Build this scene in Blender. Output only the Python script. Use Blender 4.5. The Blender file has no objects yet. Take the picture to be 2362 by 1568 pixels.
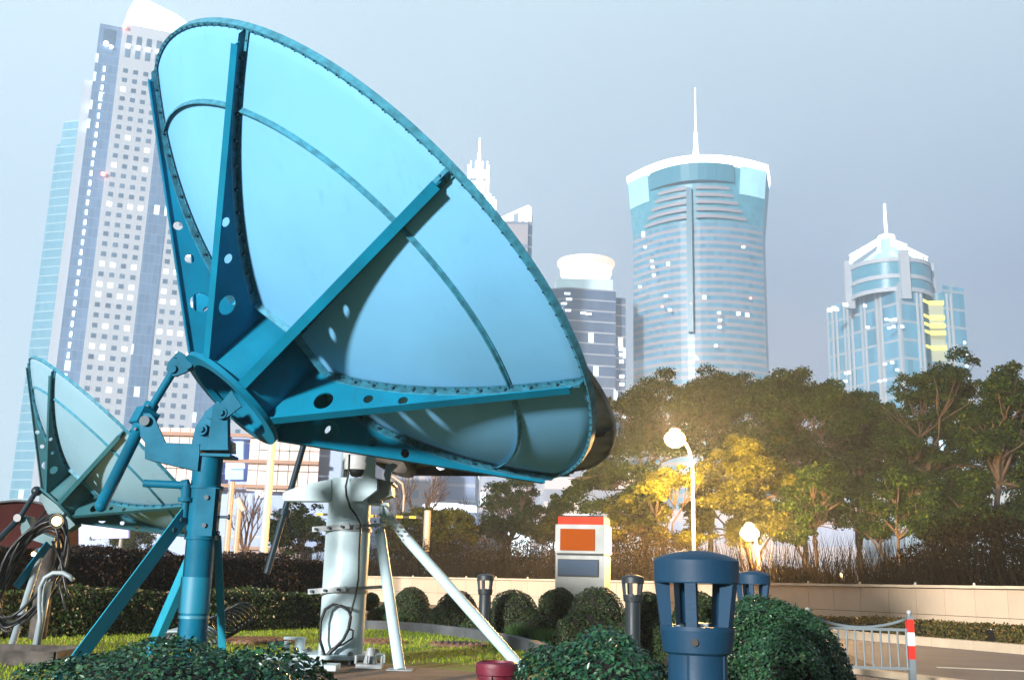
import bpy, math, random
import numpy as np
from math import sin, cos, pi, radians, sqrt, atan2
from mathutils import Vector, Matrix
from mathutils.geometry import tessellate_polygon
random.seed(7); rng = np.random.default_rng(7)
sc = bpy.context.scene
col = sc.collection

# ------------------------------------------------------------------ camera
W, H, F = 2361., 1568., 2389.
EYE = 0.9
cam_d = bpy.data.cameras.new('camera'); cam = bpy.data.objects.new('camera', cam_d); col.objects.link(cam)
cam_d.sensor_width = 36; cam_d.lens = 36 * F / W; cam_d.clip_start = 0.05; cam_d.clip_end = 5000
CR = Matrix.Rotation(radians(90 + 13.06), 3, 'X') @ Matrix.Rotation(radians(1.55), 3, 'Z')
cam.matrix_world = Matrix.Translation((0, 0, EYE)) @ CR.to_4x4()
sc.camera = cam

# ------------------------------------------------------------------ light
SUN_AZ = math.atan2(-.5, -.85)      # the flood of light comes from low behind the camera, left
SUN_EL = radians(9)
Ldir = Vector((sin(SUN_AZ) * cos(SUN_EL), cos(SUN_AZ) * cos(SUN_EL), sin(SUN_EL)))
sun_d = bpy.data.lights.new('sun', 'SUN'); sun_d.energy = 5.0; sun_d.angle = radians(5); sun_d.color = (1.0, .98, .95)
sun = bpy.data.objects.new('sun', sun_d); col.objects.link(sun)
sun.rotation_euler = Ldir.to_track_quat('Z', 'Y').to_euler()
sc.view_settings.view_transform = 'Standard'; sc.view_settings.look = 'None'
sc.view_settings.exposure = 0.48; sc.view_settings.gamma = 1.0; sc.view_settings.use_curve_mapping = False
sc.render.film_transparent = False
sc.cycles.max_bounces = 6; sc.cycles.diffuse_bounces = 3; sc.cycles.glossy_bounces = 3
sc.cycles.transparent_max_bounces = 8; sc.cycles.volume_bounces = 1

w = bpy.data.worlds.new('World'); sc.world = w; w.use_nodes = True
nt = w.node_tree; nt.nodes.clear()
def N(nt, t, **k):
    n = nt.nodes.new(t)
    for a, b in k.items(): setattr(n, a, b)
    return n
def L(nt, a, b): nt.links.new(a, b)
def ramp(nt, fac, stops, interp='LINEAR'):
    r = N(nt, 'ShaderNodeValToRGB'); r.color_ramp.interpolation = interp
    e = r.color_ramp.elements
    while len(e) < len(stops): e.new(.5)
    for i, (p, c) in enumerate(stops):
        e[i].position = p; e[i].color = (*c, 1)
    if fac is not None: L(nt, fac, r.inputs[0])
    return r.outputs[0]
def mth(nt, op, a, b=None, c=None, clamp=False):
    n = N(nt, 'ShaderNodeMath', operation=op); n.use_clamp = clamp
    for i, v in enumerate((a, b, c)):
        if v is None: continue
        if isinstance(v, (int, float)): n.inputs[i].default_value = v
        else: L(nt, v, n.inputs[i])
    return n.outputs[0]
def mixc(nt, fac, a, b, blend='MIX'):
    n = N(nt, 'ShaderNodeMix', data_type='RGBA', blend_type=blend)
    for k, v in ((0, fac), (6, a), (7, b)):
        if isinstance(v, (int, float)): n.inputs[k].default_value = v
        elif isinstance(v, tuple): n.inputs[k].default_value = (*v, 1) if len(v) == 3 else v
        else: L(nt, v, n.inputs[k])
    return n.outputs[2]
sky = N(nt, 'ShaderNodeTexSky', sky_type='NISHITA'); sky.sun_disc = False
sky.sun_elevation = SUN_EL; sky.sun_rotation = SUN_AZ; sky.dust_density = 3.0; sky.air_density = 1.4
tc = N(nt, 'ShaderNodeTexCoord'); sp = N(nt, 'ShaderNodeSeparateXYZ'); L(nt, tc.outputs['Generated'], sp.inputs[0])
# thick lit city murk: pale at the top, blue-grey lower, a soft bright dome over the left part of town
base = ramp(nt, sp.outputs[2], [(0, (.54, .44, .48)), (.10, (.40, .42, .55)), (.28, (.33, .40, .57)), (.44, (.52, .66, .78)), (.56, (.68, .84, .94)), (.8, (.22, .30, .38))])
az = mth(nt, 'MULTIPLY_ADD', sp.outputs[0], -1.7, .30, clamp=True)
low = mth(nt, 'SUBTRACT', 1.0, mth(nt, 'MULTIPLY', sp.outputs[2], .8), clamp=True)
glow = mth(nt, 'MULTIPLY', az, low, clamp=True)
noi = N(nt, 'ShaderNodeTexNoise'); noi.inputs['Scale'].default_value = 1.6; noi.inputs['Detail'].default_value = 2
L(nt, tc.outputs['Generated'], noi.inputs[0])
murk = mixc(nt, mth(nt, 'MULTIPLY', glow, 2.1, clamp=True), base, (.76, .95, 1.06))
murk = mixc(nt, mth(nt, 'MULTIPLY', mth(nt, 'SUBTRACT', noi.outputs[0], .42), 1.2, clamp=True), murk, (.56, .70, .80))
back = mth(nt, 'MULTIPLY_ADD', sp.outputs[1], 1.6, .55, clamp=True)      # the town's glow lies ahead; behind and above it is night
cbk = N(nt, 'ShaderNodeCombineXYZ'); bk = mth(nt, 'MULTIPLY_ADD', back, .86, .14)
for i_ in range(3): L(nt, bk, cbk.inputs[i_])
murk = mixc(nt, 1.0, murk, cbk.outputs[0], 'MULTIPLY')
tot = mixc(nt, 1.0, murk, mixc(nt, 1.0, sky.outputs[0], (.006, .006, .006), 'MULTIPLY'), 'ADD')
bg = N(nt, 'ShaderNodeBackground'); L(nt, tot, bg.inputs[0]); bg.inputs[1].default_value = .82
wo = N(nt, 'ShaderNodeOutputWorld'); L(nt, bg.outputs[0], wo.inputs[0])

# ------------------------------------------------------------------ pixel helpers (points at real depths)
def ray(x, y): return CR @ Vector(((x - W / 2) / F, -(y - H / 2) / F, -1.))
def at(x, y, Y):
    v = ray(x, y); return Vector((0, 0, EYE)) + v * (Y / v.y)
def pz(x, y, z):
    v = ray(x, y); return Vector((0, 0, EYE)) + v * ((z - EYE) / v.z)
def zx(s, rx, ry):                       # coordinates read off an enlarged view
    return lambda x, y: ((rx + x / s) * .9444, (ry + y / s) * .9444)
Z6 = zx(3.1356, 300, 800); Z7 = zx(3.484, 0, 850); Z8 = zx(3.374, 0, 1250); Z9 = zx(2.7036, 550, 1080)
ZA = zx(2.6244, 550, 1050); Z16 = zx(2.85, 1950, 450); Z15 = zx(1.96, 1300, 200); Z5 = zx(3.136, 1900 - 1000, 400)

# ------------------------------------------------------------------ materials
def mat(name, colr, rough=.5, metal=0., noise=0., nscale=3., bump=0., bscale=20., emit=None, estr=0., streak=0., streak_col=(.1, .07, .05), spec=.5, col2=None, coat=0.):
    m = bpy.data.materials.new(name); m.use_nodes = True; t = m.node_tree
    b = t.nodes['Principled BSDF']; b.inputs['Base Color'].default_value = (*colr, 1)
    b.inputs['Roughness'].default_value = rough; b.inputs['Metallic'].default_value = metal
    b.inputs['Specular IOR Level'].default_value = spec
    if coat: b.inputs['Coat Weight'].default_value = coat
    co = N(t, 'ShaderNodeTexCoord')
    c = None
    if noise or col2:
        n = N(t, 'ShaderNodeTexNoise'); n.inputs['Scale'].default_value = nscale; n.inputs['Detail'].default_value = 6
        L(t, co.outputs['Object'], n.inputs[0])
        c2 = col2 or tuple(x * (1 - noise) for x in colr)
        f = mth(t, 'MULTIPLY_ADD', n.outputs[0], 3.2, -1.1, clamp=True)
        c = mixc(t, f, colr, c2)
        r = mth(t, 'MULTIPLY_ADD', n.outputs[0], .35, rough - .17, clamp=True); L(t, r, b.inputs['Roughness'])
    if streak:
        mp = N(t, 'ShaderNodeMapping'); mp.inputs['Scale'].default_value = (14, 14, .7); L(t, co.outputs['Object'], mp.inputs[0])
        n = N(t, 'ShaderNodeTexNoise'); n.inputs['Scale'].default_value = 1.; n.inputs['Detail'].default_value = 5; L(t, mp.outputs[0], n.inputs[0])
        n2 = N(t, 'ShaderNodeTexNoise'); n2.inputs['Scale'].default_value = 2.3; L(t, co.outputs['Object'], n2.inputs[0])
        f = mth(t, 'MULTIPLY', mth(t, 'MULTIPLY_ADD', n.outputs[0], 6., -3.4, clamp=True), mth(t, 'MULTIPLY_ADD', n2.outputs[0], 4., -1.8, clamp=True))
        f = mth(t, 'MULTIPLY', f, streak)
        c = mixc(t, f, c if c is not None else colr, streak_col)
    if c is not None: L(t, c, b.inputs['Base Color'])
    if bump:
        n = N(t, 'ShaderNodeTexNoise'); n.inputs['Scale'].default_value = bscale; n.inputs['Detail'].default_value = 5; L(t, co.outputs['Object'], n.inputs[0])
        bp = N(t, 'ShaderNodeBump'); bp.inputs['Strength'].default_value = bump; bp.inputs['Distance'].default_value = .02
        L(t, n.outputs[0], bp.inputs['Height']); L(t, bp.outputs[0], b.inputs['Normal'])
    if emit:
        b.inputs['Emission Color'].default_value = (*emit, 1); b.inputs['Emission Strength'].default_value = estr
    return m
def leafmat(name, stops, rough=.45, spec=.4, trans=.15, clump=1.5, dark=.45):
    m = bpy.data.materials.new(name); m.use_nodes = True; t = m.node_tree; b = t.nodes['Principled BSDF']
    g = N(t, 'ShaderNodeNewGeometry'); co = N(t, 'ShaderNodeTexCoord')
    c = ramp(t, g.outputs['Random Per Island'], stops)
    n = N(t, 'ShaderNodeTexNoise'); n.inputs['Scale'].default_value = clump; n.inputs['Detail'].default_value = 3; L(t, co.outputs['Object'], n.inputs[0])
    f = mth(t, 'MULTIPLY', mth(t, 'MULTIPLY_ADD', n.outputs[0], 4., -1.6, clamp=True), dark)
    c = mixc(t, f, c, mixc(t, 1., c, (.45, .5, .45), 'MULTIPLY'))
    L(t, c, b.inputs['Base Color']); b.inputs['Roughness'].default_value = rough; b.inputs['Specular IOR Level'].default_value = spec
    tr = N(t, 'ShaderNodeBsdfTranslucent'); L(t, c, tr.inputs[0]); mx = N(t, 'ShaderNodeMixShader'); mx.inputs[0].default_value = trans
    L(t, b.outputs[0], mx.inputs[1]); L(t, tr.outputs[0], mx.inputs[2]); L(t, mx.outputs[0], t.nodes['Material Output'].inputs[0])
    return m
def facade(name, glass, band, fh, bf, mul=0., mulw=.12, lit=.02, litcol=(.8, .95, 1.), lits=1.5, d=(1, 0), cell=2.4, rough=.35, z0=0., panel=.25):
    """floors of glass with spandrel bands, mullions and some lit rooms"""
    m = bpy.data.materials.new(name); m.use_nodes = True; t = m.node_tree; b = t.nodes['Principled BSDF']
    co = N(t, 'ShaderNodeTexCoord'); s = N(t, 'ShaderNodeSeparateXYZ'); L(t, co.outputs['Object'], s.inputs[0])
    u = mth(t, 'ADD', mth(t, 'MULTIPLY', s.outputs[0], d[0]), mth(t, 'MULTIPLY', s.outputs[1], d[1]))
    zz = mth(t, 'ADD', s.outputs[2], z0)
    zf = mth(t, 'DIVIDE', zz, fh); fr = mth(t, 'FRACT', zf); fl = mth(t, 'FLOOR', zf)
    uf = mth(t, 'DIVIDE', u, cell); uc = mth(t, 'FLOOR', uf)
    cb = N(t, 'ShaderNodeCombineXYZ'); L(t, uc, cb.inputs[0]); L(t, fl, cb.inputs[1])
    wn = N(t, 'ShaderNodeTexWhiteNoise', noise_dimensions='3D'); L(t, cb.outputs[0], wn.inputs[0])
    nz = N(t, 'ShaderNodeTexNoise'); nz.inputs['Scale'].default_value = .045; L(t, co.outputs['Object'], nz.inputs[0])
    gl = mixc(t, mth(t, 'MULTIPLY', wn.outputs[0], panel), glass, tuple(min(1, x * 1.9 + .05) for x in glass))
    isb = mth(t, 'LESS_THAN', fr, bf)
    c = mixc(t, isb, gl, band)
    if mul:
        ism = mth(t, 'LESS_THAN', mth(t, 'FRACT', mth(t, 'DIVIDE', u, mul)), mulw); c = mixc(t, ism, c, band)
    L(t, c, b.inputs['Base Color']); b.inputs['Roughness'].default_value = rough
    thr = mth(t, 'SUBTRACT', 1.0, mth(t, 'MULTIPLY', lit * 2, nz.outputs[0]))
    il = mth(t, 'GREATER_THAN', wn.outputs[0], thr)
    il = mth(t, 'MULTIPLY', il, mth(t, 'SUBTRACT', 1., isb))
    b.inputs['Emission Color'].default_value = (*litcol, 1); L(t, mth(t, 'MULTIPLY', il, lits), b.inputs['Emission Strength'])
    return m
M = {}
M['reflector'] = mat('painted_reflector_panels', (.19, .52, .84), .6, spec=.15, noise=.14, nscale=.7, bump=.16, bscale=1.3, streak=.22, streak_col=(.06, .28, .42))
M['blue'] = mat('blue_painted_steel', (.001, .155, .27), .55, spec=.15, noise=.35, nscale=2.2, bump=.12, bscale=30, streak=.5, streak_col=(.03, .05, .06))
M['strut_lit'] = mat('lit_blue_strut', (.02, .33, .48), .5, spec=.2, noise=.2, nscale=3, streak=.4, streak_col=(.03, .1, .14))  # the blue paint lightened to imitate light falling on the strut faces
M['rib'] = mat('blue_rib_plate', (.002, .20, .34), .55, spec=.15, noise=.3, nscale=1.6, bump=.08, bscale=24, streak=.4, streak_col=(.02, .07, .09))
M['rail'] = mat('worn_edge_rail', (.06, .32, .46), .45, noise=.45, nscale=16, bump=.2, bscale=40)
M['rivet'] = mat('dark_bolt', (.01, .05, .08), .5)
M['reflector2'] = mat('grey_teal_reflector_panels', (.26, .45, .56), .45, noise=.12, nscale=1.4, streak=.4, streak_col=(.15, .14, .1))
M['rib2'] = mat('teal_rib_plate', (.03, .15, .18), .5, noise=.4, nscale=2.5, streak=.6, streak_col=(.08, .05, .03))
M['reflector3'] = mat('tan_reflector_panels', (.50, .48, .42), .85, spec=.05, noise=.5, nscale=3, streak=.5)
M['rib3'] = mat('dark_tan_rib', (.16, .14, .12), .85, spec=.05, noise=.5, nscale=4)
M['white'] = mat('white_painted_steel', (.50, .66, .72), .42, noise=.10, nscale=2.5, bump=.08, bscale=25, streak=.75, streak_col=(.12, .12, .11))
M['whitegrey'] = mat('grey_steel_bracket', (.36, .40, .42), .5, noise=.5, nscale=5, streak=.8)
M['navy'] = mat('dark_navy_rod', (.012, .03, .045), .35, noise=.3)
M['black'] = mat('black_cable', (.008, .010, .012), .4)
M['greyhose'] = mat('grey_conduit', (.30, .38, .42), .35, noise=.3)
M['rust'] = mat('rusty_base_box', (.10, .085, .075), .8, noise=.6, nscale=6, bump=.4)
M['bollard'] = mat('blue_bollard_paint', (.008, .048, .105), .5, spec=.3, streak=.35, streak_col=(.05,.07,.08), noise=.2, nscale=5, bump=.04, bscale=90)
M['bollard_dk'] = mat('grey_bollard_paint', (.018, .028, .036), .5, noise=.2)
M['chrome'] = mat('bollard_reflector_bowl', (.75, .72, .70), .15, metal=1.)
M['maroon'] = mat('maroon_paint', (.17, .012, .035), .5, noise=.3, nscale=8, bump=.2)
M['kioskw'] = mat('kiosk_white_paint', (.33, .35, .33), .5, noise=.12, nscale=3, streak=.3)
M['kiosko'] = mat('kiosk_orange_cap', (.62, .035, .006), .5, spec=.1, noise=.15)
M['kioskp'] = mat('kiosk_orange_panel', (.30, .055, .001), .6, spec=.05)
M['kioskb'] = mat('kiosk_slate_panel', (.025, .06, .11), .5, spec=.2)
M['dark'] = mat('dark_recess', (.01, .012, .014), .6)
M['stone'] = mat('cream_wall_panels', (.64, .48, .33), .6, noise=.16, nscale=.9, bump=.1, bscale=8, streak=.35, streak_col=(.35, .25, .17))  # cream stone, with warm lamp glow put into the base colour
M['stone2'] = mat('wall_coping', (.72, .55, .38), .6, noise=.2, nscale=2)
M['kerb'] = mat('grey_kerb_stone', (.10, .11, .12), .8, noise=.3, nscale=3, bump=.4)
M['kerb_cream'] = mat('cream_kerb_stone', (.55, .43, .30), .7, noise=.2, nscale=2)
M['rail_grey'] = mat('grey_fence_paint', (.18, .22, .24), .5, noise=.2)
M['red'] = mat('red_band', (.62, .03, .02), .45)
M['whiteband'] = mat('white_band', (.72, .74, .74), .45)
M['bark'] = mat('bark', (.055, .035, .022), .9, noise=.4, nscale=6, bump=.5)
M['bark_pale'] = mat('bare_tree_bark', (.13, .075, .05), .9, noise=.3, nscale=6)
M['pole'] = mat('pale_lamp_pole', (.38, .33, .27), .4)
M['pole_white'] = mat('white_pole', (.42, .43, .43), .5)
M['soil'] = mat('soil', (.06, .042, .028), .95, noise=.5, nscale=3, bump=.5)
M['lamp'] = mat('lit_street_lamp', (1, .8, .5), emit=(1., .60, .22), estr=4.5)
M['lampsmall'] = mat('lit_small_lamp', (1, .8, .5), emit=(1., .62, .22), estr=5.)
M['lampw'] = mat('lit_white_strip', (1, 1, 1), emit=(.9, .97, 1.), estr=3.)
M['litwin'] = mat('lit_window', (1, 1, 1), emit=(.92, .98, 1.), estr=1.8)
M['litwarm'] = mat('lit_warm_facade', (1, .9, .75), emit=(1., .86, .66), estr=1.0)
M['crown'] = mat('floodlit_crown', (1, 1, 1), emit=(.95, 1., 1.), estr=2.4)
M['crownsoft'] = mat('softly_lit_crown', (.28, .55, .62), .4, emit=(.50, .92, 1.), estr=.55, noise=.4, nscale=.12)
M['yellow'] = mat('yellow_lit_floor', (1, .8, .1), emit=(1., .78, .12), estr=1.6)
M['redlight'] = mat('red_beacon', (1, .1, .1), emit=(1., .22, .18), estr=4.)
M['glass_win'] = mat('dull_window_glass', (.22, .33, .46), .25, noise=.5, nscale=.11)
M['screen'] = mat('blue_screen', (.2, .3, .8), emit=(.30, .45, .95), estr=.75)
M['screenw'] = mat('white_screen', (.9, .95, 1), emit=(.75, .85, 1.), estr=1.6)
M['lilac'] = mat('lilac_billboard', (.45, .40, .72), .5, emit=(.45, .40, .70), estr=.35)
M['pinkpanel'] = mat('pale_pink_wall_panel', (.80, .66, .58), .6, noise=.06, nscale=.3)
M['pinkrail'] = mat('brown_wall_rail', (.38, .22, .15), .6)
M['cyanlab'] = mat('teal_label_plate', (.004, .20, .32), .5)

# ------------------------------------------------------------------ mesh builder
ORG = {}
class MB:
    def __init__(s): s.v = []; s.f = []; s.mi = []; s.sm = []; s.cur = 0
    def add(s, vs, fs, smooth=False):
        o = len(s.v); s.v += [tuple(v) for v in vs]
        for f in fs: s.f.append([i + o for i in f]); s.mi.append(s.cur); s.sm.append(smooth)
        return s
    def box(s, c, size, R=None):
        c = Vector(c); hx, hy, hz = [k / 2 for k in size]; vs = []
        for x, y, z in ((-1, -1, -1), (1, -1, -1), (1, 1, -1), (-1, 1, -1), (-1, -1, 1), (1, -1, 1), (1, 1, 1), (-1, 1, 1)):
            p = Vector((x * hx, y * hy, z * hz)); p = R @ p if R else p; vs.append(c + p)
        return s.add(vs, [(3, 2, 1, 0), (4, 5, 6, 7), (0, 1, 5, 4), (1, 2, 6, 5), (2, 3, 7, 6), (3, 0, 4, 7)])
    def bar(s, p, q, w_, h_, up=(0, 0, 1)):
        p, q = Vector(p), Vector(q); d = (q - p).normalized(); up = Vector(up)
        if abs(d.dot(up)) > .97: up = Vector((0, 1, 0))
        a = d.cross(up).normalized(); b = a.cross(d)
        vs = [e + a * i * w_ / 2 + b * j * h_ / 2 for e in (p, q) for i, j in ((-1, -1), (1, -1), (1, 1), (-1, 1))]
        return s.add(vs, [(0, 1, 2, 3), (7, 6, 5, 4), (0, 4, 5, 1), (1, 5, 6, 2), (2, 6, 7, 3), (3, 7, 4, 0)])
    def tube(s, p, q, r0, r1=None, n=16, caps=True):
        p, q = Vector(p), Vector(q); r1 = r0 if r1 is None else r1; d = (q - p).normalized()
        a = d.orthogonal().normalized(); b = d.cross(a)
        ring = lambda c, r: [c + (a * cos(2 * pi * i / n) + b * sin(2 * pi * i / n)) * r for i in range(n)]
        s.add(ring(p, r0) + ring(q, r1), [(i, (i + 1) % n, n + (i + 1) % n, n + i) for i in range(n)], True)
        if caps:
            s.add(ring(p, r0), [tuple(range(n))[::-1]]); s.add(ring(q, r1), [tuple(range(n))])
        return s
    def path(s, pts, r, n=8):
        pts = [Vector(p) for p in pts]; rr = r if isinstance(r, (list, tuple)) else [r] * len(pts); vs = []; fs = []
        a = None
        for i, p in enumerate(pts):
            d = (pts[min(i + 1, len(pts) - 1)] - pts[max(i - 1, 0)]).normalized()
            if a is None: a = d.orthogonal().normalized()
            a = (a - d * a.dot(d)).normalized(); b = d.cross(a)
            vs += [p + (a * cos(2 * pi * k / n) + b * sin(2 * pi * k / n)) * rr[i] for k in range(n)]
            if i: fs += [((i - 1) * n + k, (i - 1) * n + (k + 1) % n, i * n + (k + 1) % n, i * n + k) for k in range(n)]
        fs += [tuple(range(n))[::-1], tuple(range((len(pts) - 1) * n, len(pts) * n))]
        return s.add(vs, fs, True)
    def lathe(s, prof, O=(0, 0, 0), fr=None, n=32, a0=0, a1=2 * pi, smooth=True, closed=False):
        O = Vector(O); fr = fr or (Vector((0, 0, 1)), Vector((1, 0, 0)), Vector((0, 1, 0)))
        nn, u, v = fr; full = abs(a1 - a0 - 2 * pi) < 1e-6; cols = n if full else n + 1
        pr = list(prof) + ([prof[0]] if closed else [])
        for k in range(len(pr) - 1):
            (r0, z0), (r1, z1) = pr[k], pr[k + 1]; vs = []
            for i in range(cols):
                t = a0 + (a1 - a0) * i / n; c = u * cos(t) + v * sin(t)
                vs += [O + nn * z0 + c * r0, O + nn * z1 + c * r1]
            fs = [(2 * i, 2 * ((i + 1) % cols), 2 * ((i + 1) % cols) + 1, 2 * i + 1) for i in range(n)]
            s.add(vs, fs, smooth)
        return s
    def surf(s, prof, O, fr, n=96):                       # continuous smooth lathe
        nn, u, v = fr; O = Vector(O); m = len(prof); vs = []
        for i in range(n):
            t = 2 * pi * i / n; c = u * cos(t) + v * sin(t); vs += [O + nn * z + c * r for r, z in prof]
        fs = [(i * m + k, ((i + 1) % n) * m + k, ((i + 1) % n) * m + k + 1, i * m + k + 1) for i in range(n) for k in range(m - 1)]
        return s.add(vs, fs, True)
    def prism(s, poly, off, holes=()):                   # planar polygon of 3-D points pushed by off, with holes
        off = Vector(off); loops = [[Vector(p) for p in poly]] + [[Vector(p) for p in h] for h in holes]
        tris = tessellate_polygon(loops); flat = [p for l in loops for p in l]
        s.add(flat, [tuple(t) for t in tris]); s.add([p + off for p in flat], [tuple(t)[::-1] for t in tris])
        for l in loops:
            n = len(l); s.add([p for p in l] + [p + off for p in l], [(i, (i + 1) % n, n + (i + 1) % n, n + i) for i in range(n)])
        return s
    def iprism(s, pts, Y, th, fn=None):                  # outline at depth Y, thickness th going away
        P = [at(*(fn(*p) if fn else p), Y) for p in pts]
        return s.prism(P, (0, th, 0))
    def ball(s, c, r, n=12, sz=1.):
        c = Vector(c); m = n // 2; vs = []; fs = []
        for j in range(m + 1):
            t = pi * j / m
            for i in range(n): vs.append(c + Vector((sin(t) * cos(2 * pi * i / n) * r, sin(t) * sin(2 * pi * i / n) * r, cos(t) * r * sz)))
        for j in range(m):
            for i in range(n): fs.append((j * n + i, (j + 1) * n + i, (j + 1) * n + (i + 1) % n, j * n + (i + 1) % n))
        return s.add(vs, fs, True)
    def build(s, name, mats, parent=None, loc=None, **tags):
        if not isinstance(mats, (list, tuple)): mats = [mats]
        root = parent
        while root is not None and root.parent is not None: root = root.parent
        org = ORG[root.name] if root is not None else Vector(loc if loc is not None else s.v[0])
        if root is None and loc is None:
            a = np.array(s.v); org = Vector(((a[:, 0].min() + a[:, 0].max()) / 2, (a[:, 1].min() + a[:, 1].max()) / 2, a[:, 2].min()))
        me = bpy.data.meshes.new(name); me.from_pydata([(x - org.x, y - org.y, z - org.z) for x, y, z in s.v], [], s.f)
        for m in mats: me.materials.append(M[m] if isinstance(m, str) else m)
        me.polygons.foreach_set('material_index', s.mi); me.polygons.foreach_set('use_smooth', s.sm)
        me.update()
        o = bpy.data.objects.new(name, me); col.objects.link(o)
        if root is None: o.location = org; ORG[o.name] = org
        else: o.parent = parent
        return tag(o, **tags)
def tag(o, label=None, category=None, group=None, kind=None):
    for k, v in (('label', label), ('category', category), ('group', group), ('kind', kind)):
        if v: o[k] = v
    return o
def thing(name, loc, label, category, group=None):
    o = bpy.data.objects.new(name, None); o.empty_display_size = .2; col.objects.link(o); o.location = loc; ORG[o.name] = Vector(loc)
    return tag(o, label, category, group)
def children(o): return [c for c in bpy.data.objects if c.parent == o]
def copy_tree(o, loc=None, parent=None, **tags):
    c = o.copy(); col.objects.link(c)
    if parent is not None: c.parent = parent
    if loc is not None: c.location = loc
    for ch in children(o):
        if ch != c: copy_tree(ch, None, c)
    if loc is not None: ORG[c.name] = Vector(loc)
    return tag(c, **tags)

def leaf_mesh(name, P, Nn, size, material, parent=None, loc=None, aspect=.6, jitter=.6, **tags):
    """many small folded leaves: P (n,3) places, Nn (n,3) rough facing"""
    n = len(P); size = np.asarray(size) * np.ones(n)
    Nn = Nn + rng.normal(0, jitter, (n, 3)); Nn /= np.linalg.norm(Nn, axis=1, keepdims=True)
    A = rng.normal(0, 1, (n, 3)); A -= (A * Nn).sum(1, keepdims=True) * Nn; A /= np.linalg.norm(A, axis=1, keepdims=True)
    B = np.cross(Nn, A); s = size[:, None]
    V = np.stack([P - A * s * .5, P + B * s * aspect * .5 + Nn * s * .12, P + A * s * .5, P - B * s * aspect * .5 + Nn * s * .12], 1).reshape(-1, 3)
    root = parent
    while root is not None and root.parent is not None: root = root.parent
    org = ORG[root.name] if root is not None else Vector(loc if loc is not None else P.mean(0))
    V = V - np.array(org)
    me = bpy.data.meshes.new(name); me.vertices.add(4 * n); me.vertices.foreach_set('co', V.ravel())
    idx = np.arange(4 * n).reshape(n, 4); tri = np.stack([idx[:, 0], idx[:, 1], idx[:, 2], idx[:, 0], idx[:, 2], idx[:, 3]], 1).ravel()
    me.loops.add(6 * n); me.loops.foreach_set('vertex_index', tri)
    me.polygons.add(2 * n); me.polygons.foreach_set('loop_start', np.arange(0, 6 * n, 3)); me.polygons.foreach_set('loop_total', np.full(2 * n, 3))
    me.materials.append(M[material] if isinstance(material, str) else material); me.update(); me.validate()
    o = bpy.data.objects.new(name, me); col.objects.link(o)
    if root is None: o.location = org; ORG[o.name] = org
    else: o.parent = parent
    return tag(o, **tags)

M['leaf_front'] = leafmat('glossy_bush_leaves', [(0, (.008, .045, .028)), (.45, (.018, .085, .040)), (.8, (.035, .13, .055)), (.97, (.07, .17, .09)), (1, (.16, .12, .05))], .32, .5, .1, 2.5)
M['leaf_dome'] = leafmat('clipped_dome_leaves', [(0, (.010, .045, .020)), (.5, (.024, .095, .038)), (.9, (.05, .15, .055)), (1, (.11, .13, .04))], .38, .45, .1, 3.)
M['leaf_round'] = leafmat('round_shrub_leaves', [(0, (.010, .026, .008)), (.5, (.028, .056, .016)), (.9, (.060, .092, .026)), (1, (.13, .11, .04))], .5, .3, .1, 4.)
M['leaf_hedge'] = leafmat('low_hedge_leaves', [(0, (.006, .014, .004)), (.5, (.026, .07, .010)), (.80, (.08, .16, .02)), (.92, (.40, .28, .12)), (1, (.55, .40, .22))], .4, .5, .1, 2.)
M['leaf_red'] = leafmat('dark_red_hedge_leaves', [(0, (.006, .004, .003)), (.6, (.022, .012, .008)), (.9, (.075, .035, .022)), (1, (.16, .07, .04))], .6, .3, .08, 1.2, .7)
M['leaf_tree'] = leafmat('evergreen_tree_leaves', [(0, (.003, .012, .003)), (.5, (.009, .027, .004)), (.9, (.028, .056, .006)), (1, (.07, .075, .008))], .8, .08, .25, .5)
M['leaf_lit'] = leafmat('yellow_lit_tree_leaves', [(0, (.02, .028, .003)), (.5, (.065, .070, .005)), (1, (.13, .12, .010))], .7, .1, .3, .6)  # evergreen leaves with yellow lamp light put into their colour
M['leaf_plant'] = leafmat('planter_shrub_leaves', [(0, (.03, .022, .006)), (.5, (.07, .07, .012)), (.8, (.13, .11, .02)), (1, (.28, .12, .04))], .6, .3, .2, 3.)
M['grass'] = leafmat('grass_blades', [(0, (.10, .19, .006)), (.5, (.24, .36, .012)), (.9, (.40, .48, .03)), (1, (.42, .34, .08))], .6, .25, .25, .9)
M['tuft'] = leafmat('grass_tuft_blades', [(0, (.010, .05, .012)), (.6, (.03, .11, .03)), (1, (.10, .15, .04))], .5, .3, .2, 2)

# ------------------------------------------------------------------ the ground
def sheet(name, pts, z, m, **tags):
    b = MB(); b.prism([(x, y, z) for x, y in pts], (0, 0, -.003)); return b.build(name, m, None, (0, 0, 0), kind='structure', **tags)
g = mat('city_ground', (.09, .075, .065), .95, noise=.4, nscale=.4, bump=.3, bscale=4)
M['cityground'] = g
sheet('ground', [(-900, -20), (900, -20), (900, 1500), (-900, 1500)], -.012, 'cityground')
g0 = lambda x, y: tuple(pz(x, y, 0))[:2]
kerb_img = [(-420, 1490), (-200, 1480), (0, 1470), (300, 1461), (560, 1452), (740, 1448), (850, 1450), (960, 1456), (1080, 1470), (1180, 1490), (1240, 1508), (1290, 1530)]
kp = [g0(*p) for p in kerb_img]
m = mat('lawn_turf', (.15, .22, .012), .95, noise=.35, nscale=1.6, bump=.8, bscale=60, col2=(.14, .13, .02)); M['turf'] = m
sheet('lawn', kp + [(2.6, 8.5), (3.2, 3.), (3., -3), (-12, -3), (-14, 9)], 0, 'turf')
M['asphalt'] = mat('road_asphalt', (.135, .115, .105), .75, noise=.18, nscale=.5, bump=.35, bscale=120)
ra, rb = g0(1780, 1457), g0(2361, 1508)
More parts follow.
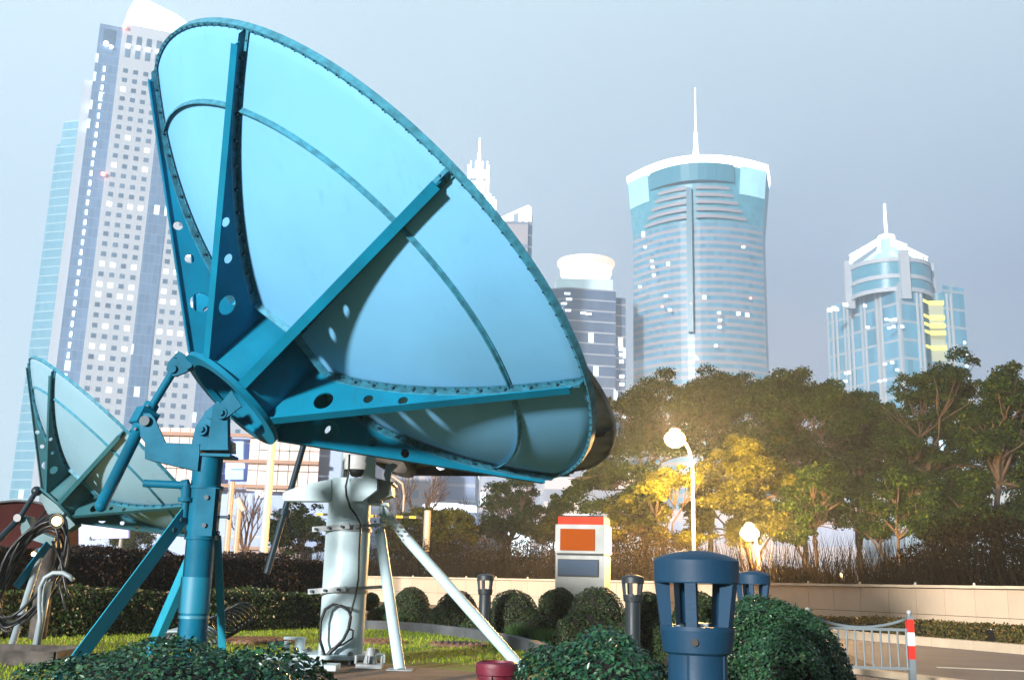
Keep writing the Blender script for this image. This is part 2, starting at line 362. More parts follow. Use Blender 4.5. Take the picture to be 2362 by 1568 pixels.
dv = Vector(rb) - Vector(ra); ra2 = Vector(ra) - dv * 1.2; rb2 = Vector(rb) + dv * 1.6
nr = Vector((-dv.y, dv.x)).normalized(); nr = -nr if nr.y > 0 else nr
sheet('road', [tuple(ra2), tuple(rb2), tuple(rb2 + nr * 9), tuple(ra2 + nr * 9)], -.004, 'asphalt')
M['line'] = mat('road_marking_paint', (.72, .66, .52), .6, noise=.15, nscale=6)
b = MB()
for (xa, ya), (xb, yb) in (((2160, 1538), (2420, 1549)),):
    p, q = Vector((*g0(xa, ya), 0)), Vector((*g0(xb, yb), 0)); p.z = q.z = .002; b.bar(p, q, .13, .004)
b.build('road_marking', 'line', None, (0, 0, 0), kind='structure')
p, q = Vector((*g0(1960, 1549), .02)), Vector((*g0(2361, 1600), .02))
b = MB(); b.bar(p, q, .15, .08); b.build('near_kerb', 'kerb_cream', None, (0, 0, 0), kind='structure')
b = MB(); off = Vector((*(-nr), 0))
P0, P1 = Vector((*ra2, 0)), Vector((*rb2, 0))
nk = 26
for i in range(nk):
    a_, c_ = P0.lerp(P1, i / nk), P0.lerp(P1, (i + .992) / nk); b.bar(a_ + off * .12 + Vector((0, 0, .065)), c_ + off * .12 + Vector((0, 0, .065)), .24, .15)
b.build('road_kerb', 'kerb_cream', None, (0, 0, 0), kind='structure')
M['concrete'] = mat('concrete_pad', (.23, .15, .10), .9, noise=.35, nscale=2, bump=.5, bscale=30)
sheet('concrete_pad', [g0(520, 1545), g0(760, 1528), g0(920, 1534), g0(1230, 1562), g0(1300, 1640), g0(500, 1700)], .006, 'concrete')
sheet('worn_path', [g0(-120, 1494), g0(175, 1500), g0(180, 1510), g0(60, 1518), g0(-150, 1540)], .005, 'concrete')
b = MB(); up = Vector((0, 0, .075))
for i in range(len(kp) - 1):
    a_, c_ = Vector((*kp[i], 0)), Vector((*kp[i + 1], 0)); n_ = max(1, int((c_ - a_).length / 1.1))
    for j in range(n_): b.bar(a_.lerp(c_, j / n_) + up, a_.lerp(c_, (j + .992) / n_) + up, .14, .15)
b.build('lawn_kerb', 'kerb', None, (0, 0, 0), kind='structure')
bed = [(x, y + .07) for x, y in kp] + [(4.5, 13), (6, 21), (-2, 27), (-16, 24), (-18, 14)]
sheet('planting_bed', bed, .001, 'soil')

# grass blades: beyond counting
n = 60000
Yg = rng.uniform(7.5, 22, n); Xg = rng.uniform(-11, 3, n)
kx = np.array([p[0] for p in kp]); ky = np.array([p[1] for p in kp]); o_ = np.argsort(kx)
ok = Yg < np.interp(Xg, kx[o_], ky[o_]) - .08
pad = (Xg > -3.0) & (Xg < .6) & (Yg < 11.9 - .08 * (Xg + 3))
ok &= ~pad; Xg, Yg = Xg[ok], Yg[ok]; n = len(Xg)
bh = rng.uniform(.02, .055, n); P = np.stack([Xg, Yg, bh * .5], 1)
dirn = np.stack([rng.normal(0, .35, n), rng.normal(0, .35, n), np.ones(n)], 1); dirn /= np.linalg.norm(dirn, axis=1, keepdims=True)
def blades(name, base, dirs, ln, wd, material, parent=None, **tags):
    n = len(base); side = np.stack([rng.normal(0, 1, n), rng.normal(0, .3, n), np.zeros(n)], 1); side /= np.linalg.norm(side, axis=1, keepdims=True)
    V = np.stack([base - side * wd[:, None], base + side * wd[:, None], base + dirs * ln[:, None]], 1).reshape(-1, 3)
    root = parent; org = np.array(ORG[root.name]) if root is not None else base.mean(0)
    me = bpy.data.meshes.new(name); me.vertices.add(3 * n); me.vertices.foreach_set('co', (V - org).ravel())
    me.loops.add(3 * n); me.loops.foreach_set('vertex_index', np.arange(3 * n)); me.polygons.add(n)
    me.polygons.foreach_set('loop_start', np.arange(0, 3 * n, 3)); me.polygons.foreach_set('loop_total', np.full(n, 3))
    me.materials.append(M[material]); me.update(); me.validate()
    o = bpy.data.objects.new(name, me); col.objects.link(o)
    if root is None: o.location = org; ORG[o.name] = Vector(org)
    else: o.parent = parent
    return tag(o, **tags)
blades('grass', np.stack([Xg, Yg, np.zeros(n)], 1), dirn, bh, rng.uniform(.003, .008, n), 'grass', kind='stuff', label='short yellow-green lawn grass around the dishes', category='grass')

# ------------------------------------------------------------------ satellite dishes
def dframe(az, el):
    n = Vector((sin(az) * cos(el), cos(az) * cos(el), sin(el))); u = n.cross(Vector((0, 0, 1))).normalized(); v = u.cross(n)
    return n, u, v
RIM, MID, INN, TIP = (3.582, 2.270), (2.906, 1.738), (.737, .874), (3.497, 2.05)
def zs(r): return .812 + .1135 * r * r
def dish_parts(root, O, az, el, ph0, s, mr, mb, ml, mv, detail=True):
    O = Vector(O); fr = dframe(az, el); n_, u, v = fr
    P = lambda r, z, ph: O + n_ * z * s + (u * cos(ph) + v * sin(ph)) * r * s
    q = lambda pr: [(r * s, z * s) for r, z in pr]
    # reflector: a thick curved shell
    rr = [INN[0] - .10 + (RIM[0] - INN[0] + .10) * i / 22 for i in range(23)]
    b = MB(); b.surf(q([(r, zs(r)) for r in rr] + [(r, zs(r) + .03) for r in rr[::-1]] + [(rr[0], zs(rr[0]))]), O, fr, 128)
    refl = b.build('reflector', mr, root)
    # rim channel and stiffening ring
    R0, Z0 = RIM
    b = MB(); b.lathe(q([(R0 - .030, Z0 - .048), (R0 + .006, Z0 - .048), (R0 + .012, Z0 + .032), (R0 + .002, Z0 + .033), (R0 - .006, Z0 - .036), (R0 - .030, Z0 - .036)]), O, fr, 128, closed=True)
    if detail:
        b.cur = 1
        for i in range(150):
            t = 2 * pi * i / 150; c = P(R0 - .016, Z0 - .046, t); b.tube(c, c - n_ * .016 * s, .012 * s, .010 * s, 6)
    rim = b.build('rim', [ml, mv], root)
    b = MB(); b.lathe(q([(2.898, zs(2.892) - .006), (2.924, zs(2.924) - .006), (2.924, zs(2.924) - .018), (2.916, zs(2.916) - .018), (2.916, zs(2.91) - .05), (2.904, zs(2.9) - .05), (2.904, zs(2.904) - .018), (2.898, zs(2.898) - .018)]), O, fr, 128, closed=True)
    b.build('stiffening_ring', ml, root)
    b = MB(); b.lathe(q([(.72, .86), (.83, .89), (.82, .80), (.80, .80), (.80, .86), (.72, .84)]), O, fr, 8, a0=ph0, a1=ph0 + 2 * pi, closed=True, smooth=False)
    b.build('inner_ring', ml, root)
    # hub
    b = MB(); b.lathe(q([(.62, .02), (.62, .90), (.585, .90), (.585, .02)]), O, fr, 48, closed=True)
    b.lathe(q([(.0, .84), (.6, .84)]), O, fr, 48); b.build('hub_drum', mb, root)
    b = MB(); b.lathe(q([(.715, -.03), (.715, .03), (.56, .03), (.56, -.03)]), O, fr, 64, closed=True)
    fl = b.build('hub_flange', mb, root)
    # ribs
    for k in range(8):
        ph = ph0 - k * pi / 4; t = (-u * sin(ph) + v * cos(ph)); th = .022 * s
        rs = [TIP[0] - (TIP[0] - .80) * i / 18 for i in range(19)]
        out = [(.70, .032), (TIP[0], TIP[1])] + [(r, zs(r) - .022) for r in rs] + [(.625, .86), (.625, .032)]
        holes = []
        for hr, hz, rad in ((1.93, 1.017, .056), (1.545, .832, .058), (1.075, .548, .118)):
            holes.append([P(hr + rad * cos(a), hz + rad * sin(a), ph) - t * th / 2 for a in [2 * pi * i / 20 for i in range(20)]])
        b = MB(); b.prism([P(r, z, ph) - t * th / 2 for r, z in out], t * th, holes)
        # folded outer flange
        d = (P(*TIP, ph) - P(.70, .032, ph)).normalized(); e = P(1, 1, ph) - P(1, 1, ph); 
        rad = (u * cos(ph) + v * sin(ph)); nrm = (t.cross(d)).normalized()
        c0, c1 = P(.72, .04, ph), P(TIP[0], TIP[1], ph)
        off = t * (.055 * s)
        b.prism([c0 - off, c1 - off, c1 + off, c0 + off], nrm * .014 * s if nrm.dot(n_) < 0 else -nrm * .014 * s)
        if detail:
            b.cur = 1
            for j in range(11):
                r = 3.35 - j * .235
                c = P(r, zs(r) - .055, ph)
                for sg in (-1, 1):
                    b.tube(c + t * sg * .011 * s, c + t * sg * .045 * s, .020 * s, .016 * s, 6)
        b.build('rib', [mb, mv], root)
        # angle rails where the rib meets the skin
        b = MB()
        for sg in (-1, 1):
            rl = [.84 + (RIM[0] - .86) * i / 20 for i in range(21)]
            a_ = [P(r, zs(r) - .018, ph) + t * sg * .013 * s for r in rl]; c_ = [P(r, zs(r) - .018, ph) + t * sg * .058 * s for r in rl]
            d_ = [P(r, zs(r) - .10, ph) + t * sg * .013 * s for r in rl]
            for A_, B_ in ((a_, c_), (a_, d_)):
                b.add(A_ + B_ + [x - n_ * .006 for x in A_] + [x - n_ * .006 for x in B_], [(i, i + 1, 22 + i, 21 + i) for i in range(20)] + [(42 + i, 63 + i, 64 + i, 43 + i) for i in range(20)], True)
        if detail:
            b.cur = 1
            for j in range(24):
                r = .95 + j * .11
                for sg in (-1, 1):
                    c = P(r, zs(r) - .02, ph) + t * sg * .040 * s; b.tube(c, c - n_ * .016 * s, .010 * s, .008 * s, 6)
        b.build('edge_rail', [ml, mv], root)
    return P, fr

AZ, EL, PH = radians(66.62), radians(49.03), radians(92.78)
YB = 9.3; k = YB / 12.
O1 = at(534.1, 919.6, YB)
big = thing('satellite_dish', (at(465, 1200, YB).x, YB, 0), 'huge blue satellite dish seen from behind on a thick round blue post', 'satellite dish')
P1_, fr1 = dish_parts(big, O1, AZ, EL, PH, k, 'reflector', 'rib', 'rail', 'rivet')
n1, u1, v1 = fr1
# post
xb, xt = at(447, 1480, YB).x, at(473, 1080, YB).x; px0 = (xb + xt) / 2
base = Vector((px0, YB, 0)); ztop = at(472, 1052, YB).z
b = MB()
r = .125
b.lathe([(0, 0), (.26, 0), (.26, .03), (r + .004, .03), (r + .004, .34), (r, .345), (r, at(455, 1236, YB).z)], base, n=40)
b.build('post', 'blue', big)
zc = at(470, 1123, YB).z; zl = at(470, 1300, YB).z
b = MB(); b.lathe([(r + .012, zc - .46), (r + .018, zc - .46), (r + .018, zc - .005), (r + .004, zc), (r + .004, ztop), (0, ztop)], base, n=40)
b.lathe([(r + .03, zc - .02), (r + .03, zc + .01), (r, zc + .01)], base, n=40)
b.build('post_sleeve', 'blue', big)
# clamp strap with bolts on the right of the sleeve
b = MB(); c = base + Vector((.135, -.06, zc - .22)); b.box(c, (.03, .07, .42)); b.box(base + Vector((.05, -.137, zc - .22)), (.16, .012, .42))
b.cur = 1
for dz in (-.12, .12):
    b.tube(base + Vector((.06, -.14, zc - .22 + dz)), base + Vector((.06, -.165, zc - .22 + dz)), .022, n=6)
b.tube(base + Vector((.14, -.06, zc - .26)), base + Vector((.24, -.07, zc - .26)), .012); b.tube(base + Vector((.24, -.07, zc - .26)), base + Vector((.255, -.07, zc - .26)), .025, n=6)
b.tube(base + Vector((.14, -.06, zc - .40)), base + Vector((.175, -.06, zc - .40)), .02, n=6)
b.build('clamp_strap', ['blue', 'rivet'], big)
# yoke: plate, front and rear ear supports, cranked arm to the jack
b = MB(); c = base + Vector((.02, 0, ztop))
b.box(c + Vector((0, 0, -.0)), (.42, .30, .025))
ears = [(590, 935), (590, 905), (655, 840), (690, 600), (720, 575), (780, 600), (800, 690), (803, 935)]
b.iprism(ears, YB - .20, .10, Z6); b.iprism([(540, 938), (585, 880), (648, 846), (800, 850), (803, 938)], YB - .098, .30, Z6)
b.cur = 0
ears2 = [(530, 930), (528, 870), (555, 760), (630, 650), (690, 600), (730, 640), (650, 830), (640, 930)]
b.iprism(ears2, YB + .16, .06, Z6)
b.build('yoke', 'blue', big)
for (x, y), Y0 in (((755, 655), YB - .215), ((605, 780), YB + .145)):
    b = MB(); c = at(*Z6(x, y), Y0); b.tube(c, c + Vector((0, -.03, 0)), .055, n=24); b.tube(c + Vector((0, -.03, 0)), c + Vector((0, -.055, 0)), .03, n=6); b.build('pivot_bolt', 'blue', big)
# ears hanging from the hub flange
b = MB(); b.iprism([(830, 478), (908, 600), (800, 682), (755, 695), (712, 665), (708, 630)], YB - .235, .03, Z6); b.build('hub_ear', 'blue', big); b = MB()
b.iprism([(730, 560), (790, 640), (700, 700), (640, 690), (620, 650)], YB + .10, .03, Z6)
b.build('hub_ear', 'blue', big)
b = MB(); arm = [(100, 790), (118, 700), (150, 655), (205, 655), (240, 690), (325, 880), (585, 890), (585, 960), (570, 1095), (190, 955), (188, 905)]
b.iprism(arm, YB - .16, .03, Z6); b.iprism(arm, YB + .10, .03, Z6)
b.iprism([(168, 884), (322, 882), (583, 892), (583, 1000), (572, 1097), (168, 1003)], YB - .125, .22, Z6)
b.build('cranked_arm', 'blue', big)
# screw jack
t0, t1, t2 = at(*Z6(400, 310), YB - .02), at(333, 965, YB - .07), at(233, 1166, YB - .42)
d = (t0 - t2).normalized()
b = MB(); b.tube(t0 + d * -.02, t1, .036, n=20); b.build('jack_rod', 'blue', big)
b = MB(); b.tube(t1 - d * .05, t2, .052, n=20); b.ball(t2, .052, 16); b.build('jack_housing', 'blue', big)
b = MB()
R = Vector(d).to_track_quat('Z', 'Y').to_matrix(); b.box(t1, (.15, .17, .16), R); b.tube(t1 + d * .06, t1 + d * .15, .065, n=24); b.tube(t1 - d * .16, t1 - d * .06, .065, n=24)
b.cur = 1; c = at(*Z6(172, 715), YB - .17); b.tube(c, c + Vector((0, -.03, 0)), .045, n=20)
for dd in (.11, -.12):
    c = t1 + d * dd + Vector((.0, -.065, 0)); b.tube(c, c + Vector((0, -.02, 0)), .014, n=8)
b.build('jack_clamp', ['blue', 'rivet'], big)
b = MB(); b.iprism([(330, 320), (345, 265), (425, 178), (450, 195), (525, 290), (515, 320), (470, 345), (400, 370), (360, 365)], YB - .06, .04, Z6)
b.iprism([(385, 225), (425, 180), (450, 190), (530, 270), (525, 300), (490, 320), (410, 230)], YB - .10, .12, Z6)
c = at(*Z6(380, 318), YB - .06); b.tube(c, c + Vector((0, -.025, 0)), .04, n=20); b.build('jack_clevis', 'blue', big)
# struts to the ground
top = Vector(base) + Vector((-.13, -.10, at(420, 1186, YB).z)); dvec = at(180, 1516, YB - .95)
foot = top + (dvec - top) * (top.z / (top.z - dvec.z))
def strut(p, q, name='strut'):
    b = MB(); b.bar(p, q, .012, .125, up=(0, 0, 1)); d = (Vector(q) - Vector(p)).normalized(); a = d.cross(Vector((0, 0, 1))).normalized(); h = a.cross(d)
    b.bar(Vector(p) + h * -.062 + a * .03, Vector(q) + h * -.062 + a * .03, .07, .011)
    b.cur = 1
    for e in (.07, .19): c = Vector(p) + d * e; b.tube(c - a * .008, c - a * .03, .026, n=6); b.tube(c + a * .008, c + a * .03, .026, n=6)
    b.box(Vector(q) + Vector((0, 0, .012)), (.22, .16, .024))
    b.build(name, ['strut_lit', 'rivet'], big)
strut(top, foot)
strut(base + Vector((.10, .09, 1.25)), Vector((at(500, 1500, YB + .5).x, YB + .75, 0)))
strut(base + Vector((-.05, .12, 1.25)), base + Vector((-.75, 1.0, -1.25 + 1.25)))
# label plate, wrapped round the post
zA, zB = at(450, 1413, YB).z, at(450, 1330, YB).z
b = MB(); fa = 1.5 * pi; b.lathe([(r + .004, zA), (r + .012, zA), (r + .012, zB), (r + .004, zB)], base, n=24, a0=fa - 1.35, a1=fa + 1.25, closed=True)
b.build('label_plate', 'cyanlab', big)
b = MB(); b.lathe([(r + .001, zA - .045), (r + .009, zA - .045), (r + .009, zA - .02), (r + .001, zA - .02)], base, n=40, closed=True); b.build('band', 'rail', big)
# crank bracket on the left
c0, c1, c2, c3 = at(*Z6(160, 1190), YB - .1), at(*Z6(470, 1205), YB - .1), at(*Z6(488, 1195), YB - .1), at(*Z6(485, 1300), YB - .1)
b = MB(); b.tube(c0, c1, .034); b.tube(c1 - Vector((.02, 0, 0)), c2 + Vector((.02, 0, 0)), .045); b.tube(c2, c3, .045); b.tube(c3, c3 - Vector((0, 0, .035)), .07)
b.tube(c3, c3 + Vector((0, 0, -.2)), .03)
b.build('crank_handle', 'blue', big)

# the smaller dish on the left
Y2 = 12.5; s2 = .4256; O2 = at(135.3, 1167.1, Y2)
sm = thing('satellite_dish', (at(60, 1400, Y2).x, Y2, 0), 'smaller grey-teal satellite dish seen from behind at the left edge, cables coiled on its mount', 'satellite dish')
dish_parts(sm, O2, AZ, EL, PH, s2, 'reflector2', 'rib2', 'rail', 'rivet', True)
b = MB(); pa = at(*Z7(310, 1215), Y2 - .1); pb = at(*Z7(165, 1445), Y2 - .2); pc = at(-20, 1262, Y2 - .4)
b.tube(pa, pb, .03); b.tube(pb, pc, .035); b.ball(pa, .06); b.tube(pb - Vector((0, .06, 0)), pb + Vector((0, .06, 0)), .045, n=20); b.build('jack', 'navy', sm)
b = MB(); b.iprism([(150, 20), (205, 30), (260, 140), (440, 210), (450, 290), (180, 200)], Y2 - .2, .25, Z8)
b.iprism([(300, 1190), (480, 1330), (640, 1500), (560, 1560), (400, 1400)], Y2 - .1, .2, Z7)
b.build('yoke', 'rib2', sm)
b = MB(); xx = at(95, 1400, Y2).x; b.tube((xx, Y2, 0.1), (at(112, 1270, Y2).x, Y2, at(112, 1262, Y2).z), .10, n=24); b.build('post', 'rust', sm)
b = MB()
for (a_, c_, ya, yc) in (((345, 310), (90, 1120), -.3, -.9), ((410, 560), (285, 1190), -.5, -.9)):
    b.tube(at(*Z8(*a_), Y2 + ya), at(*Z8(*c_), Y2 + yc), .038, n=12)
b.build('strut', 'greyhose', sm)
b = MB(); b.bar(at(*Z8(400, 260), Y2 - .3), at(*Z8(130, 620), Y2 - .6), .02, .09); b.build('brace', 'blue', sm)
bx = pz(50, 1497, .12)
b = MB()
for (x0, y0, x1, y1) in ((-.75, -.3, .45, -.3), (.45, -.3, .45, .55), (-.75, .55, .45, .55), (-.75, -.3, -.75, .55)):
    b.bar(bx + Vector((x0, y0, -.06)), bx + Vector((x1, y1, -.06)), .05, .14)
b.box(bx + Vector((-.15, .12, -.1)), (1.1, .8, .03)); b.build('base_frame', 'rust', sm)
# coiled cables hanging on the left mount
cable = MB()
cc = at(*Z8(250, 480), Y2 - .75)
for i in range(9):
    pts = []; rx, rz = random.uniform(.26, .36), random.uniform(.5, .68); ox, oz, oy = random.uniform(-.05, .05), random.uniform(-.05, .05), random.uniform(-.05, .05)
    for j in range(29):
        t = 2 * pi * j / 28; pts.append(cc + Vector((ox + rx * cos(t) + .30 * (rz * sin(t)), oy + .05 * sin(3 * t + i), oz + rz * sin(t) + .03 * sin(2 * t + i))))
    cable.path(pts, .016, 8)
cable.path([at(*Z8(430, 240), Y2 - .8), at(*Z8(500, 400), Y2 - .85), at(*Z8(540, 620), Y2 - .9), at(*Z8(590, 740), Y2 - .9), at(*Z8(540, 810), Y2 - .9), at(*Z8(500, 640), Y2 - .9), at(*Z8(480, 560), Y2 - .9)], .014)
cable.path([at(*Z8(380, -10), Y2 - .6), at(*Z8(260, 120), Y2 - .7), at(*Z8(245, 250), Y2 - .75)], .012)
cable.path([at(*Z8(545, 60), Y2 - .6), at(*Z8(490, 180), Y2 - .7), at(*Z8(430, 280), Y2 - .8)], .012)
cable.build('cable_coil', 'black', label='thick coil of black cable hanging on the left dish mount', category='cable')
b = MB(); b.path([at(*Z8(*p), 11.2) for p in ((285, 1190), (330, 900), (325, 760), (330, 620), (370, 540), (440, 500), (520, 500), (575, 530), (602, 562))], .024, 10)
b.path([at(*Z8(*p), 11.3) for p in ((280, 1195), (400, 570))], .04, 12)
b.build('conduit_pipe', 'greyhose', label='grey hooked conduit pipe standing in the lawn at the left', category='pipe')
# the spotlight under the left dish
lp = at(131, 1201, Y2 - 1.1)
t = thing('spotlight', lp, 'small lit spotlight glowing orange under the left dish', 'spotlight')
b = MB(); b.lathe([(.03, .10), (.075, .03), (.08, -.02), (.07, -.02)], lp, (Vector((-.2, 1, .2)).normalized(), Vector((1, 0, 0)), Vector((0, -.2, 1))), n=20); b.bar(lp + Vector((0, .08, 0)), lp + Vector((-.1, .45, .1)), .03, .03); b.build('housing', 'navy', t)
b = MB(); b.ball(lp, .052, 14); b.build('bulb', 'lampsmall', t)
ld = bpy.data.lights.new('spotlight_light', 'POINT'); ld.energy = 4; ld.color = (1., .62, .28); ld.shadow_soft_size = .08; lo = bpy.data.objects.new('spotlight_light', ld); lo.location = lp + Vector((0, -.18, 0)); col.objects.link(lo)
t2 = thing('spotlight', at(78, 1277, 13.5), 'tiny orange lamp beside the dark red shed at far left', 'spotlight')
lq = at(78, 1277, 13.5); b = MB(); b.ball(lq, .03, 10); b.build('bulb', 'lampsmall', t2); b = MB(); b.tube(lq + Vector((0, .04, 0)), lq + Vector((0, .12, .05)), .035, n=12); b.build('housing', 'navy', t2)
ld = bpy.data.lights.new('spotlight_light', 'POINT'); ld.energy = 14; ld.color = (1., .6, .28); ld.shadow_soft_size = .05; lo = bpy.data.objects.new('spotlight_light', ld); lo.location = lq + Vector((0, -.1, 0)); col.objects.link(lo)

# white mount with the third dish
Y3 = 11.7
wx = (at(788, 1525, Y3).x + at(806, 1110, Y3).x) / 2
wm = thing('satellite_dish', (wx, Y3, 0), 'tan satellite dish on a fat white post, mostly hidden behind the blue dish', 'satellite dish')
O3 = at(880, 1045, Y3 + .9); dish_parts(wm, O3, radians(62), radians(58), radians(88), .67, 'reflector3', 'rib3', 'reflector3', 'rivet', False)
wb = Vector((wx, Y3, 0)); R3 = .235; zt = at(806, 1105, Y3).z; zarm = at(700, 1160, Y3).z
b = MB(); b.lathe([(0, .05), (.47, .05), (.47, .09), (.24, .09), (.245, zarm - .2), (R3 - .0, zarm - .18), (R3, zt), (0, zt)], wb, n=48); b.build('post', 'white', wm)
b = MB()
for a in range(8):
    c = wb + Vector((.40 * cos(a * pi / 4 + .4), .40 * sin(a * pi / 4 + .4), .0)); b.tube(c, c + Vector((0, 0, .135)), .016, n=8); b.tube(c + Vector((0, 0, .09)), c + Vector((0, 0, .12)), .032, n=6)
b.build('anchor_bolts', 'whitegrey', wm)
b = MB(); b.iprism([(380, 335), (400, 322), (500, 285), (640, 252), (700, 245), (700, 388), (392, 384), (380, 372)], Y3 - .16, .2, Z9); b.build('jack_arm', 'white', wm)
b = MB(); b.iprism([(820, 240), (880, 232), (1000, 236), (1000, 312), (905, 386), (830, 388)], Y3 - .30, .16, Z9)
b.iprism([(905, 234), (938, 118), (950, 108), (980, 108), (988, 120), (992, 234)], Y3 - .30, .05, Z9)
c = at(*Z9(962, 122), Y3 - .31); b.tube(c, c + Vector((0, -.03, 0)), .06, n=20)
b.iprism([(690, 248), (880, 240), (990, 240), (990, 300), (690, 330)], Y3 - .13, .4, Z9)
b.build('yoke', 'white', wm)
b = MB(); b.iprism([(1000, 250), (1095, 275), (1102, 350), (1060, 362), (960, 400), (930, 385), (1000, 310)], Y3 - .1, .3, Z9)
b.iprism([(1000, 236), (1110, 262), (1110, 275), (1000, 252)], Y3 - .2, .45, Z9)
b.iprism([(1045, 215), (1060, 150), (1110, 135), (1140, 150), (1095, 200), (1090, 265), (1055, 245)], Y3 + .05, .05, Z9)
b.build('rear_bracket', 'whitegrey', wm)
# clamp bands
def clampband(z, name='clamp_band'):
    b = MB(); b.lathe([(.247, z - .02), (.262, z - .02), (.262, z + .02), (.247, z + .02)], wb, n=40, closed=True)
    b.bar(wb + Vector((-.36, -.20, z - .012)), wb + Vector((.06, -.29, z + .03)), .02, .055); b.bar(wb + Vector((.10, -.285, z + .03)), wb + Vector((.44, -.22, z + .06)), .03, .035)
    b.cur = 1
    for f in (.1, .45, .8): c = wb + Vector((-.36, -.2, z - .012)).lerp(wb * 0 + Vector((.06, -.29, z + .03)), f); b.tube(c, c + Vector((0, -.05, 0)), .017, n=6)
    b.build(name, ['whitegrey', 'rivet'], wm)
clampband(at(770, 1221, Y3).z); clampband(at(770, 1362, Y3).z)
# tripod struts
hp = at(*Z9(1015, 440), Y3 + .05)
b = MB(); b.bar(hp + Vector((-.35, 0, .07)), hp + Vector((.10, 0, .05)), .22, .03); b.tube(hp + Vector((0, 0, .05)), hp + Vector((0, 0, .15)), .035, n=8); b.build('strut_bracket', 'white', wm)
for (x0, y0, x1, y1, dy) in ((870, 1185, 930, 1600, -1.0), (905, 1205, 1180, 1515, -.35)):
    p_ = at(x0, y0, Y3 - .05); q_ = at(x1, y1, Y3 + dy); q_ = p_ + (q_ - p_) * (p_.z / (p_.z - q_.z)) if q_.z < p_.z else q_
    b = MB(); d = (q_ - p_).normalized(); st = p_ + d * .22; b.tube(st, q_, .058, n=24); b.bar(hp + Vector((.02, -.03, .02)), st + d * .12, .03, .10)
    b.cur = 1; s_ = d.cross(Vector((0, 1, 0))).normalized()
    for e in (.02, .09, .16, .23):
        for sg in (-.03, .03): c = p_ + d * e + s_ * sg + Vector((0, -.035, 0)); b.tube(c, c + Vector((0, -.025, 0)), .014, n=6)
    b.box(q_, (.25, .25, .03)); b.build('strut', ['white', 'whitegrey'], wm)
# jack rod of the third dish
p_, q_ = at(702, 1020, Y3 + .2), at(615, 1322, Y3 - .1)
b = MB(); b.tube(p_, q_, .036, n=14); m_ = p_.lerp(q_, .42); dd = (q_ - p_).normalized(); b.tube(m_ - dd * .04, m_ + dd * .02, .06, n=12); m_ = p_.lerp(q_, .55); b.tube(m_ - dd * .03, m_ + dd * .04, .07, n=12)
b.build('jack_rod', 'navy', wm)
b = MB()
b.path([at(*Z9(*p), Y3 - .33) for p in ((820, 80), (815, 200), (795, 290), (800, 350), (825, 430), (870, 490), (895, 540), (885, 700), (880, 900), (860, 1010), (830, 1120), (810, 1230), (760, 1330), (640, 1440), (515, 1545))], .011, 8)
b.path([at(*Z9(*p), Y3 - .34) for p in ((655, 1400), (625, 1300), (630, 1180), (660, 1100), (710, 1068), (770, 1080), (815, 1110), (830, 1150), (815, 1230), (780, 1300), (700, 1375), (640, 1440), (610, 1530))], .016, 8)
b.path([at(*Z9(*p), Y3 - .33) for p in ((815, 1228), (845, 1240), (840, 1290), (780, 1330), (700, 1360), (650, 1420))], .011, 8)
b.build('power_cable', 'black', label='thin black cable looping down the white post', category='cable')
# concrete footing with bolts, in front of the white post
fb = at(*Z9(950, 1555), 10.9); fb.z = .006
b = MB(); b.box(fb + Vector((0, 0, .025)), (.26, .22, .04)); b.tube(fb + Vector((0, 0, .05)), fb + Vector((0, 0, .20)), .07, .035, 12)
for a in ((-.13, -.1), (.13, -.1), (-.02, -.12), (.13, .1)): b.tube(fb + Vector((*a, .05)), fb + Vector((*a, .13)), .015, n=8)
b.build('anchor_foot', 'whitegrey', label='small steel anchor foot with bolts before the white post', category='anchor')
# dome camera on its own pole
cp = at(*Z9(790, 130), 12.6)
t = thing('security_camera', (cp.x, cp.y, 0), 'white dome security camera on a slim pole behind the white post', 'camera')
b = MB(); b.tube((cp.x, cp.y, 0), (cp.x, cp.y, cp.z + .4), .045); b.build('pole', 'greyhose', t)
dc = at(*Z9(870, 150), 12.55); b = MB(); b.tube(Vector((cp.x, cp.y, dc.z + .08)), dc + Vector((0, 0, .1)), .025); b.box(Vector((cp.x + .04, cp.y - .03, dc.z + .05)), (.1, .1, .2)); b.build('bracket', 'pole_white', t)
b = MB(); b.lathe([(0, .16), (.08, .155), (.15, .10), (.16, 0), (.15, -.06)], dc, n=24); b.build('housing', 'pole_white', t)
b = MB(); b.lathe([(0, -.15), (.06, -.135), (.10, -.09), (.11, -.05)], dc, n=20); b.build('lens_dome', 'black', t)

# small things on the lawn
c = pz(*Z9(485, 1445), 0); b = MB(); b.tube(c, c + Vector((0, 0, .235)), .055, n=24); b.tube(c + Vector((0, 0, .23)), c + Vector((0, 0, .25)), .06, n=24)
b.tube(c + Vector((-.13, -.03, 0)), c + Vector((-.13, -.03, .21)), .035, n=20); b.bar(c + Vector((-.17, 0, .24)), c + Vector((.05, 0, .24)), .09, .025)
b.build('vent_pipe', 'white', label='short white vent pipe with a side arm standing in the lawn', category='pipe')
b = MB(); p_, q_ = pz(*Z9(150, 1418), .06), pz(*Z9(620, 1418), .06); b.tube(p_, q_, .035, n=12); b.build('ground_pipe', 'white', label='thin white pipe lying along the lawn edge to the post', category='pipe')
b = MB(); p_, q_ = pz(*Z9(400, 1470), .06), pz(*Z9(640, 1478), .06); b.tube(p_, q_, .05, n=12); b.box(q_, (.3, .3, .05)); b.build('ground_pipe', 'white', label='thick short white pipe at the foot of the white post', category='pipe')
